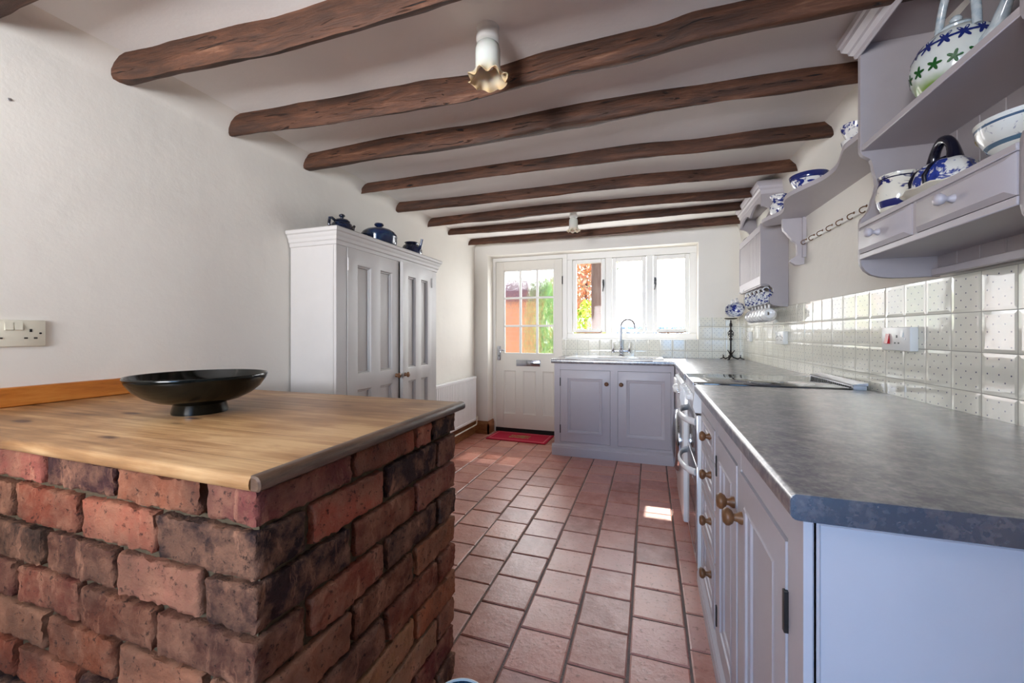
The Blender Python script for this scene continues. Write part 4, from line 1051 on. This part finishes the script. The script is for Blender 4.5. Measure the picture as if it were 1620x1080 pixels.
M_CHA = china('willow_china', 34, .52); M_CHB = china('sparse_china', 26, .58, lin(40,60,120)); M_CHW = china('white_china', 22, .68, lin(110,116,130), bands=((.051, .058, lin(92,108,150)), (.030, .033, lin(120,132,165))))
M_STAMP = plain('sepia_stamp', lin(120,108,96), .3)
def make_cup(name, label, W, mat, R=.043, H=.07, group='cups hung under the plate rack'):
    t = thing(name, label, 'cup', W.to_translation(), M=W.to_3x3().to_4x4(), group=group)
    mb = MB(); mb.lathe([(0,.004),(R*.5,.004),(R*.56,0),(R*.62,0),(R*.66,.005),(R*.86,H*.3),(R*.96,H*.65),(R,H),(R-.003,H+.001),(R*.93,H*.65),(R*.8,H*.3),(R*.55,.009),(0,.008)], (0,0,0), 32); mesh_obj('body', mb, mat, t, world=False, smooth=60)
    mb = MB(); mb.tube([(R*.93, 0, H*.78), (R+.018, 0, H*.82), (R+.028, 0, H*.62), (R+.026, 0, H*.4), (R+.012, 0, H*.24), (R*.8, 0, H*.24)], .0042, 8); mesh_obj('handle', mb, mat, t, world=False, smooth=60)
    if mat is M_CHW:
        mb = MB()
        for a, b in ((-.012, .004), (-.009, -.003), (-.006, -.010)): mb.box(-.012+abs(b)*.4, a, .0030, .012-abs(b)*.4, a+.004, .0044)
        mesh_obj('backstamp', mb, M_STAMP, t, world=False)
    return t
def cupM(pos, zdir, roll=0):
    z = Vector(zdir).normalized(); x = Vector((0, 0, 1)); x = (x-z*x.dot(z)).normalized(); y = z.cross(x)
    m = Matrix((x, y, z)).transposed().to_4x4(); m.translation = Vector(pos); return m
posn = ['nearest the camera', 'second from the camera', 'third from the camera', 'fourth from the camera', 'fifth from the camera', 'farthest from the camera']
# upper row: open side into the room, hung from the shelf front
up = [(.80, 3.175), (.795, 3.275), (.79, 3.375), (.785, 3.475), (.78, 3.575), (.80, 3.69)]
kinds = {}
for k, (x, y) in enumerate(up):
    mat = M_CHB if k == 1 else M_CHA
    lab = ('pale cup with a blue motif' if k == 1 else 'blue and white patterned china cup')+' in the plate rack upper row, '+posn[k]
    W_ = cupM((x, y, 1.404), (-.93, -.12+.05*k, -.22))
    if mat.name not in kinds: kinds[mat.name] = make_cup('cup', lab, W_, mat, .043, .072)
    else: dup(kinds[mat.name], W_, lab)
    mb = MB(); hook_geo(mb, (x-.03, y, 1.471), (0, -1)); mesh_obj('cup_hook', mb, M_BRASS, rk)
low = [(.762, 3.128), (.758, 3.20), (.754, 3.275), (.75, 3.35), (.746, 3.425), (.742, 3.50)]
first = None
for k, (x, y) in enumerate(low):
    lab = 'white china cup hung base-outward in the rack lower row, '+posn[k]
    W_ = cupM((x, y, 1.283), (.1, .98, -.1))
    if first is None: first = make_cup('cup', lab, W_, M_CHW, .049, .06)
    else: dup(first, W_, lab)
    mb = MB(); hook_geo(mb, (x, y+.04, 1.364), (0, -1)); mesh_obj('cup_hook', mb, M_BRASS, rk)
for k, (x, y, z) in enumerate([(.672, 3.60, 1.35), (.672, 3.765, 1.352)]):
    lab = ['large blue-banded china cup hung at the front of the rack, nearer of the two', 'large blue china cup hung at the rack front, farther of the two'][k]
    W_ = cupM((x, y, z), (-.55, -.8, -.25))
    if k == 0: big = make_cup('cup', lab, W_, M_CHA, .056, .07)
    else: dup(big, W_, lab)
    mb = MB(); hook_geo(mb, (.703, y, 1.49), (-1, 0), 1.5); mesh_obj('cup_hook', mb, M_WHITE, rk)

# ------------------------------------------------------------------ serpentine shelf
sf = thing('wall_shelf', 'painted wall shelf with a serpentine front edge on a scrolled bracket', 'shelf', (.8, 2.4, 1.84))
cur = [(.80, 2.955), (.735, 2.985), (.692, 2.98), (.669, 2.93), (.666, 2.88), (.685, 2.815), (.712, 2.74), (.716, 2.68), (.703, 2.60), (.675, 2.51), (.662, 2.43), (.668, 2.36), (.70, 2.27), (.735, 2.18), (.744, 2.08), (.732, 2.0), (.705, 1.90), (.692, 1.84), (.697, 1.77), (.70, 1.708)]
# smooth the outline
def catmull(P, n=4):
    out = []
    for i in range(len(P)-1):
        p0, p1, p2, p3 = [Vector(P[max(0, min(len(P)-1, j))]) for j in (i-1, i, i+1, i+2)]
        for k in range(n):
            t = k/n; out.append(tuple(.5*((2*p1)+(p2-p0)*t+(2*p0-5*p1+4*p2-p3)*t*t+(3*p1-3*p2+p3-p0)*t**3)))
    return out+[tuple(P[-1])]
cc = catmull([(*p, 0) for p in cur])
poly = [(x, y, 1.838) for x, y, _ in cc]+[(wseg(.002, 1.708), 1.708, 1.838), (wseg(.002, 2.955), 2.955, 1.838)]
mb = MB(); mb.prism(poly, (0, 0, .022), .0015); mesh_obj('board', mb, M_PAINT, sf)
bp = [(.757,1.8375),(.758,1.79),(.762,1.768),(.779,1.748),(.786,1.735),(.800,1.72),(.805,1.705),(.822,1.695),(.832,1.678),(.834,1.64),(.833,1.615),(.818,1.603),(.797,1.592),(.795,1.578),(.806,1.572),(.822,1.558),(.845,1.556),(.868,1.562),(.872,1.8375)]
mb = MB(); mb.prism([(x, 2.83, z) for x, z in bp], (0, .028, 0), .001); mb.box(.855, 2.815, 1.60, .874, 2.83, 1.8375, .001); mesh_obj('bracket', mb, M_PAINT, sf)

hk = thing('hook_rail', 'white wall rail with seven small curled brass hooks under the shelf', 'hook rail', (.88, 2.48, 1.69))
mb = MB(); a, b = 2.10, 2.80
P = [(wseg(.016, a), a), (wseg(.016, b), b), (wseg(.001, b), b), (wseg(.001, a), a)]
mb.prism([(x, y, 1.680) for x, y in P], (0, 0, .03), .003); mesh_obj('rail', mb, M_WHITE, hk)
for y in (2.78, 2.67, 2.565, 2.455, 2.35, 2.24, 2.135):
    mb = MB(); x = wseg(.016, y); r = .012
    mb.lathe([(0,0),(.006,0),(.005,.003),(0,.004)], (x, y, 1.697), 10, '-x')
    mb.tube([(x, y, 1.697), (x-.012, y, 1.695)]+[(x-.016-r*math.sin(t)*.9, y, 1.692-r+r*math.cos(t)) for t in (.2, .8, 1.4, 2.0, 2.6, 3.2, 3.8, 4.3)], .0024, 6)
    mesh_obj('hook', mb, M_BRASS, hk, smooth=60)

# ------------------------------------------------------------------ china on the shelf
ZS = 1.8605
M_CHD = china('floral_china', 20, .5, lin(30,44,112)); M_CHE = china('blue_rim_bowl', 30, .52, bands=((.062, .09, lin(34,44,104)),))
def lathe_thing(name, label, cat, c, parts, group=None, seg=36):
    t = thing(name, label, cat, c, group=group)
    for nm, prof, mat in parts:
        mb = MB(); mb.lathe(prof, (0,0,0), seg); mesh_obj(nm, mb, mat, t, world=False, smooth=60)
    return t
lathe_thing('ginger_jar', 'blue and white floral jar with a wide rim at the rack end of the shelf', 'jar', (.752, 2.885, ZS),
  [('body', [(0,0),(.028,0),(.032,.006),(.046,.03),(.05,.055),(.046,.078),(.034,.096),(.032,.104),(.046,.125),(.05,.134),(.046,.135),(.03,.11),(0,.1)], M_CHD)])
lathe_thing('bowl', 'blue and white footed bowl with navy rim on the middle of the shelf', 'bowl', (.765, 2.43, ZS),
  [('body', [(0,.004),(.03,.004),(.034,0),(.04,0),(.042,.012),(.062,.035),(.078,.062),(.085,.088),(.083,.09),(.074,.06),(.058,.036),(.03,.018),(0,.016)], M_CHE)], seg=44)
c0 = lathe_thing('cup', 'blue and white cup, lower of the stacked pair on the wall shelf', 'cup', (.80, 2.02, ZS),
  [('body', [(0,.004),(.022,.004),(.026,0),(.03,0),(.032,.01),(.042,.03),(.046,.055),(.05,.078),(.047,.078),(.042,.05),(.036,.02),(0,.012)], M_CHB)], group='stacked cups on the shelf')
lathe_thing('cup', 'blue-rimmed cup, upper of the stacked pair on the wall shelf', 'cup', (.80, 2.02, ZS+.0785),
  [('body', [(0,.0),(.03,.0),(.034,.01),(.042,.028),(.05,.05),(.052,.062),(.049,.062),(.04,.03),(.03,.012),(0,.01)], M_CHA)], group='stacked cups on the shelf')

# ------------------------------------------------------------------ wall dresser (near right)
hd = thing('wall_dresser', 'painted wall dresser with shelves and two small drawers, upper right', 'dresser', (.8, 1.37, 1.33))
hy0, hy1, hf, hb = 1.04, 1.70, .677, .888
side = [(hb, 2.16), (hf, 2.16), (hf, 1.768), (hf+.004, 1.757), (hf+.016, 1.745), (hf+.03, 1.737), (hf+.034, 1.72), (hf+.036, 1.70), (hf+.044, 1.675), (hf+.046, 1.65), (hf+.042, 1.625), (hf+.033, 1.603), (hf+.03, 1.585), (hf+.026, 1.565), (hf+.016, 1.55), (hf+.004, 1.54), (hf, 1.525),
        (hf, 1.40), (hf+.003, 1.38), (hf+.013, 1.362), (hf+.03, 1.347), (hf+.055, 1.338), (hf+.09, 1.334), (hb, 1.3335)]
for ys in (hy0, hy1-.018):
    mb = MB(); mb.prism([(x, ys, z) for x, z in side], (0, .018, 0), .0012); mesh_obj('side_panel', mb, M_PAINT_IN, hd)
ya, yb = hy0+.018, hy1-.018
mb = MB(); mb.box(hf+.002, ya, 1.766, hb, yb, 1.786, .002); mesh_obj('shelf', mb, M_PAINT, hd)
mb = MB(); mb.box(hf-.004, ya, 1.505, hb, yb, 1.521, .002); mb.box(hf-.003, ya, 1.399, hb, yb, 1.417, .002); mesh_obj('shelf', mb, M_PAINT, hd)
mb = MB(); mb.box(hf+.004, ya, 2.128, hb, yb, 2.146); mesh_obj('top_board', mb, M_PAINT_IN, hd)
nb = 7; bw_ = (yb-ya)/nb
mb = MB()
for k in range(nb): mb.box(hb-.008, ya+bw_*k+.001, 1.336, hb, ya+bw_*(k+1)-.001, 2.13, .002)
mesh_obj('back_boards', mb, M_PAINT_IN, hd)
mb = MB(); mb.box(hb-.024, ya, 1.335, hb-.0085, yb, 1.358, .002); mesh_obj('batten', mb, M_PAINT, hd)
mb = MB(); mb.box(hf+.001, 1.373, 1.417, hf+.02, 1.392, 1.505); mb.box(hf+.02, ya, 1.42, hf+.024, yb, 1.504); mesh_obj('drawer_divider', mb, M_PAINT, hd)
for a, b, ky in ((1.394, 1.680, 1.541), (1.060, 1.371, 1.216)):
    mb = MB(); P0 = [(hf+.012, a, 1.4185), (hf+.012, b, 1.4185), (hf+.012, b, 1.5035), (hf+.012, a, 1.5035)]
    L0 = [mb.v(p) for p in P0]; L1 = [mb.v((hf-.002, y, z)) for _, y, z in P0]
    L2 = [mb.v((hf-.012, y+(.016 if y == a else -.016), z+(.012 if z < 1.45 else -.012))) for _, y, z in P0]
    for A, B in ((L0, L1), (L1, L2)):
        for k in range(4): mb.f([A[k], A[(k+1) % 4], B[(k+1) % 4], B[k]])
    mb.f(L2); mb.f(L0[::-1]); dw = mesh_obj('drawer', mb, M_PAINT, hd)
    mb = MB(); mb.lathe([(0,-.001),(.011,-.001),(.010,.004),(.006,.009),(.006,.014),(.011,.018),(.0145,.025),(.013,.032),(.006,.036),(0,.037)], (hf-.012, ky, 1.462), 20, '-x'); mesh_obj('knob', mb, M_PAINT, dw, smooth=60)
mb = MB(); cp = [(0, 2.093), (.006, 2.097), (.007, 2.108), (.018, 2.118), (.02, 2.128), (.034, 2.142), (.036, 2.155), (.042, 2.16), (.044, 2.178)]
rings = []
for d, z in cp: rings.append([mb.v(p) for p in ((hb, hy0-d, z), (hf-.002-d, hy0-d, z), (hf-.002-d, hy1+d, z), (hb, hy1+d, z))])
for A, B in zip(rings, rings[1:]):
    for k in range(3): mb.f([A[k], A[k+1], B[k+1], B[k]])
inner = [[mb.v(p) for p in ((hb, hy0+.001, z), (hf+.001, hy0+.001, z), (hf+.001, hy1-.001, z), (hb, hy1-.001, z))] for z in (2.093, 2.178)]
for k in range(3):
    mb.f([rings[0][k], rings[0][k+1], inner[0][k+1], inner[0][k]]); mb.f([rings[-1][k], rings[-1][k+1], inner[1][k+1], inner[1][k]]); mb.f([inner[0][k], inner[0][k+1], inner[1][k+1], inner[1][k]])
mesh_obj('cornice', mb, M_PAINT, hd, smooth=25)
mb = MB(); x, y, z = hb-.02, 1.24, 1.398
mb.tube([(x, y, z), (x, y, z-.03), (x-.004, y, z-.038), (x-.02, y-.004, z-.043), (x-.045, y-.01, z-.04)], .0028, 8); mb.lathe([(0,-.004),(.005,0),(0,.006)], (x, y, z-.034), 8); mesh_obj('white_hook', mb, M_WHITE, hd, smooth=60)

# crockery in the dresser
# big teapot with hoop handle on the upper shelf
M_POT, nt, b = new_mat('painted_teapot_glaze'); g = N(nt); vec = g.coord(); sp = g.n('ShaderNodeSeparateXYZ'); g.l(vec, sp.inputs[0])
zc = g.math('ADD', sp.outputs[2], g.math('MULTIPLY', g.math('SUBTRACT', g.noise(vec, 14, 3), .5), .05))
g.l(g.mix(g.ramp(zc, [(.03, 1.), (.06, 0.)]), g.mix(g.noise(vec, 9, 3), lin(222,226,220), lin(196,206,208)), lin(120,150,70)), b.inputs['Base Color']); b.inputs['Roughness'].default_value = .14; b.inputs['Specular IOR Level'].default_value = .6
M_LEAF = plain('painted_green', lin(28,84,36), .15, vary=.2); M_COBALT = plain('painted_cobalt', lin(30,44,112), .15, vary=.2); M_PALEBLUE = glaze('pale_blue_glaze', lin(150,170,186), lin(186,198,204), lin(206,212,214), 30, .15)
tx_, ty_, tz_ = .785, 1.425, 1.7865
bt = thing('teapot', 'large teapot painted with green and blue flowers, hoop handle, on the dresser top shelf', 'teapot', (tx_, ty_, tz_))
tprof = [(0,0),(.05,0),(.055,.004),(.075,.03),(.088,.062),(.092,.09),(.088,.12),(.074,.15),(.052,.172),(.036,.18),(0,.182)]
mb = MB(); mb.lathe(tprof, (0,0,0), 48); body = mesh_obj('body', mb, M_POT, bt, world=False, smooth=60)
def trad(z):
    for (r0, z0), (r1, z1) in zip(tprof, tprof[1:]):
        if z0 <= z <= z1 and z1 > z0: return r0+(r1-r0)*(z-z0)/(z1-z0)
    return .05
def flower(a, z, R, petals, mat, nm):
    mb = MB(); c = mb.v((0,0,0)); n_ = petals*6; ring = []
    def on(du, dz):
        zz = z+dz; r = trad(zz)+.0012; aa = a+du/max(r, .03); return (r*math.cos(aa), r*math.sin(aa), zz)
    c.co = Vector(on(0, 0))
    for k in range(n_):
        t = 2*PI*k/n_; rr_ = R*(.68+.32*math.cos(petals*t)); ring.append(mb.v(on(rr_*math.cos(t), rr_*math.sin(t))))
    for k in range(n_): mb.f([c, ring[k], ring[(k+1) % n_]])
    mesh_obj(nm, mb, mat, body, world=False, smooth=60)
for k in range(9):
    a = PI+(-4+k)*.42+.2; flower(a, .075, .017, 5, M_LEAF, 'green_flower')
    flower(a+.2, .135, .022, 6, M_COBALT, 'blue_flower')
mb = MB(); mb.lathe([(.038,.178),(.04,.184),(.03,.194),(.014,.2),(.009,.203),(.013,.212),(.009,.22),(0,.221)], (0,0,0), 28); mesh_obj('lid', mb, M_PALEBLUE, bt, world=False, smooth=60)
mb = MB(); mb.tube([(0, -.075*math.cos(t)*(1.0 if abs(math.cos(t)) < .9 else 1), .148+.185*math.sin(t)) for t in [PI*k/18 for k in range(19)]], .0095, 12); mesh_obj('hoop_handle', mb, M_PALEBLUE, bt, world=False, smooth=60)
mb = MB(); mb.tube([(.01, -.08, .08), (.015, -.115, .11), (.018, -.135, .15), (.02, -.15, .175)], [.022,.016,.012,.01], 12); mesh_obj('spout', mb, M_PALEBLUE, bt, world=False, smooth=60)

ZD = 1.5215
M_JUG = china('navy_leaf_jug', 18, .56, lin(26,34,96), lin(228,224,210), bands=((.0, .022, lin(226,222,208)), (.024, .045, lin(30,38,100)), (.112, .116, lin(32,36,60))))
jg = thing('jug', 'cream and navy patterned jug at the far end of the dresser ledge', 'jug', (.742, 1.60, ZD))
mb = MB(); mb.lathe([(0,0),(.034,0),(.038,.004),(.05,.03),(.056,.06),(.052,.09),(.046,.108),(.049,.126),(.046,.126),(.042,.105),(.03,.02),(0,.012)], (0,0,0), 40, wave=lambda a, k, r, z: (r*(1+.16*max(0, math.cos(a-PI*.62))**8) if 5 < k < 9 else r, z+(.006*max(0, math.cos(a-PI*.62))**8 if 5 < k < 9 else 0))); mesh_obj('body', mb, M_JUG, jg, world=False, smooth=60)
mb = MB(); mb.tube([(.03, -.034, .1), (.05, -.05, .098), (.056, -.054, .07), (.048, -.046, .04), (.034, -.034, .034)], .0055, 8); mesh_obj('handle', mb, M_JUG, jg, world=False, smooth=60)
M_DISH = china('flow_blue_china', 30, .49, lin(36,56,136), lin(226,228,226)); M_DKBLUE = plain('dark_blue_glaze', lin(16,18,36), .15, vary=.3, coat=.3)
bd = thing('butter_dish', 'blue and white covered cheese dish with a dark loop handle on the dresser ledge', 'covered dish', (.758, 1.425, ZD))
mb = MB(); mb.lathe([(0,.004),(.05,.004),(.055,0),(.06,0),(.064,.006),(.086,.017),(.1,.024),(.099,.027),(.082,.021),(.05,.012),(0,.012)], (0,0,0), 48, sx=.78, sy=1.12, wave=lambda a, k, r, z: (r*(1+.025*math.cos(10*a)) if r > .08 else r, z+(.002*math.cos(10*a) if r > .08 else 0))); mesh_obj('stand', mb, plain('cream_china', lin(226,222,208), .15, vary=.03), bd, world=False, smooth=60)
mb = MB(); mb.lathe([(.078,.02),(.08,.026),(.078,.05),(.07,.072),(.055,.088),(.035,.096),(.015,.1),(0,.1)], (0,0,0), 48, sx=.78, sy=1.12, wave=lambda a, k, r, z: (r*(1+.04*math.cos(8*a)), z)); lid = mesh_obj('cover', mb, M_DISH, bd, world=False, smooth=60)
mb = MB(); mb.tube([(0, -.044*math.cos(t), .088+.066*math.sin(t)) for t in [PI*k/14 for k in range(15)]], [.018,.015,.013,.012,.0115,.0115,.012,.013,.012,.0115,.0115,.012,.013,.015,.018], 10); mesh_obj('handle', mb, M_DKBLUE, lid, world=False, smooth=60)
for sg in (-1, 1):
    mb = MB(); mb.tube([(-.052, sg*.03, .03), (-.056, sg*.03, .055), (-.046, sg*.035, .078), (-.03, sg*.03, .09), (-.01, sg*.03, .097)], [.007,.006,.005,.005,.006], 8); mesh_obj('moulded_scroll', mb, M_DKBLUE, lid, world=False, smooth=60)
M_BOWLW = china('yellow_flower_bowl', 22, .62, lin(52,64,116), lin(222,226,222), bands=((.028, .036, lin(80,112,136)), (.072, .077, lin(60,90,120))))
bl = thing('bowl', 'pale blue-banded bowl with a yellow flower on the dresser ledge', 'bowl', (.765, 1.16, ZD))
mb = MB(); mb.lathe([(0,.004),(.032,.004),(.036,0),(.042,0),(.044,.01),(.066,.03),(.08,.055),(.086,.086),(.083,.087),(.076,.055),(.06,.032),(.03,.014),(0,.012)], (0,0,0), 44); o = mesh_obj('body', mb, M_BOWLW, bl, world=False, smooth=60)
tprof = [(.044,.01),(.066,.03),(.08,.055),(.086,.086)]; body = o
flower(PI-.55, .056, .011, 5, plain('painted_yellow', lin(206,178,60), .15), 'yellow_flower')

# ------------------------------------------------------------------ sockets on the tiles
uk_socket('cooker_socket', 'white cooker socket with a red rocker on the tiles over the near worktop', (wseg(.0065, 1.91), 1.905, 1.129), RR, red=True, depth=.026, w=.175, h=.088)
uk_socket('wall_socket', 'white double socket on the tiles between the cooker and the plate rack', (wseg(.0065, 3.18), 3.18, 1.12), RR, depth=.03, w=.15)
uk_socket('wall_socket', 'small white single socket on the tiles by the candle holder', (wseg(.0065, 4.0), 4.0, 1.122), RR, double=False, depth=.026)

# ------------------------------------------------------------------ ceiling lamps
M_FROST, nt, b = new_mat('frosted_shade'); g = N(nt); sp = g.n('ShaderNodeSeparateXYZ'); g.l(g.coord(), sp.inputs[0])
g.l(g.ramp(g.math('DIVIDE', g.math('ADD', sp.outputs[2], .21), .16), [(.0, lin(238,222,200)), (.14, lin(230,190,138)), (.32, lin(230,214,190)), (.5, lin(226,222,212))]), b.inputs['Base Color'])
b.inputs['Roughness'].default_value = .25; b.inputs['Transmission Weight'].default_value = .25; b.inputs['Subsurface Weight'].default_value = .15; b.inputs['IOR'].default_value = 1.2
def lamp(label, x, y, s=1.0):
    z = CZ+.003
    t = thing('ceiling_lamp', label, 'lamp', (x, y, z), group='frilled glass ceiling lamps')
    mb = MB(); mb.lathe([(0,.001),(.038*s,.001),(.039*s,-.004*s),(.036*s,-.008*s),(.037*s,-.03*s),(.04*s,-.036*s),(.04*s,-.046*s),(.034*s,-.052*s),(.022*s,-.054*s),(.02*s,-.062*s),(0,-.062*s)], (0,0,0), 32); mesh_obj('base', mb, M_PLASTIC, t, world=False, smooth=50)
    P = [(.019,-.055),(.03,-.058),(.039,-.066),(.0425,-.08),(.0425,-.11),(.0425,-.135),(.044,-.15),(.049,-.163),(.058,-.174),(.066,-.18),(.0655,-.182),(.056,-.176),(.046,-.165),(.041,-.15),(.0395,-.13),(.0395,-.08),(.036,-.068),(.018,-.058)]
    wv = lambda a, k, r, zz: ((r+(.007*max(0, (r-.043)/.023)*math.cos(8*a))*s, zz+(.007*max(0, (r/s-.043)/.023)*math.cos(8*a+.5))*s))
    mb = MB(); mb.lathe([(r*s, q*s) for r, q in P], (0,0,0), 96, wave=wv); mesh_obj('shade', mb, M_FROST, t, world=False, smooth=70)
    mb = MB(); mb.lathe([(0,-.06*s),(.012*s,-.062*s),(.013*s,-.08*s),(.02*s,-.1*s),(.024*s,-.12*s),(.018*s,-.14*s),(0,-.147*s)], (0,0,0), 20); mesh_obj('bulb', mb, M_CERAMIC, t, world=False, smooth=60)
    return t
lamp('frosted frilled ceiling lamp near the camera, in front of the third beam', -.525, 1.285, 1.0)
lamp('small frilled ceiling lamp at the far end of the room', -.628, 3.50, .88)

# nail holes and a nail
mb = MB(); mb.lathe([(0,0),(.005,0),(.004,.002),(0,.003)], (-1.92, .70, 1.89), 10, 'x'); o = mesh_obj('wall_nail', mb, M_STEEL); tag(o, 'tiny nail head high on the left wall near the ceiling', 'nail')

# ------------------------------------------------------------------ light
W_ = bpy.data.worlds.new('sky'); bpy.context.scene.world = W_; W_.use_nodes = True
nt = W_.node_tree; bg = nt.nodes['Background']; g = N(nt)
tc = g.n('ShaderNodeTexCoord'); sp = g.n('ShaderNodeSeparateXYZ'); g.l(tc.outputs['Generated'], sp.inputs[0])
# hazy bright sky towards the sun, clear blue sky away from it
g.l(g.ramp(g.math('ADD', g.math('MULTIPLY', sp.outputs[1], .5), .5), [(.3, (.38, .60, 1.0, 1)), (.7, (.92, .96, 1.0, 1))]), bg.inputs[0])
g.l(g.ramp(g.math('ADD', g.math('MULTIPLY', sp.outputs[1], .5), .5), [(.3, .28), (.75, 1.)]), g.n('ShaderNodeMath').inputs[0])
mul = [n for n in nt.nodes if n.type == 'MATH'][-1]; mul.operation = 'MULTIPLY'; mul.inputs[1].default_value = 8.5; g.l(mul.outputs[0], bg.inputs[1])
s_ = bpy.data.lights.new('sun', 'SUN'); so = bpy.data.objects.new('sun', s_); C.objects.link(so)
s_.energy = 8.0; s_.angle = math.radians(.6); s_.color = (1, .95, .86)
so.rotation_euler = Vector((-.06, -1, -1.046)).to_track_quat('-Z', 'Y').to_euler()
def area(name, loc, tgt, sx, sy, e, col, spread=180):
    l = bpy.data.lights.new(name, 'AREA'); l.shape = 'RECTANGLE'; l.size = sx; l.size_y = sy; l.energy = e; l.color = col; l.spread = math.radians(spread)
    o = bpy.data.objects.new(name, l); C.objects.link(o); o.location = loc
    o.rotation_euler = (Vector(tgt)-Vector(loc)).to_track_quat('-Z', 'Y').to_euler(); return o
area('daylight_window', (-.2, 4.42, 1.56), (-.2, 2, 1.45), 1.15, .75, 6, (.97, .98, 1))
area('daylight_garden_door', (-1.32, 4.43, 1.40), (-1.32, 2, 1.3), .55, .9, 6, (.97, .98, 1))
area('added_ceiling_fill', (-1.15, Y0+.02, 1.45), (-1.1, .8, 2.35), .9, .9, 37, (.97, .97, 1), 84)  # fill lamp added behind the camera to brighten ceiling and left wall
area('daylight_rear_door', (.52, Y0+.02, 1.05), (.40, 1.0, .3), .5, 1.5, 3.5, (.08, .46, 1.0), 110)
area('added_floor_fill', (-.4, Y0+.02, 1.45), (-.2, 1.5, 0), .6, .8, 6, (.34, .62, 1.0), 75)  # blue fill lamp added behind the camera to lift the near floor
sc = bpy.context.scene
sc.view_settings.view_transform = 'Standard'; sc.view_settings.look = 'None'; sc.view_settings.gamma = 1; sc.view_settings.use_curve_mapping = False
sc.view_settings.exposure = 0.52
sc.cycles.max_bounces = 10; sc.cycles.diffuse_bounces = 6; sc.cycles.transparent_max_bounces = 12
sc.cycles.sample_clamp_indirect = 6; sc.cycles.caustics_reflective = False; sc.cycles.caustics_refractive = False
sc.cycles.use_denoising = True
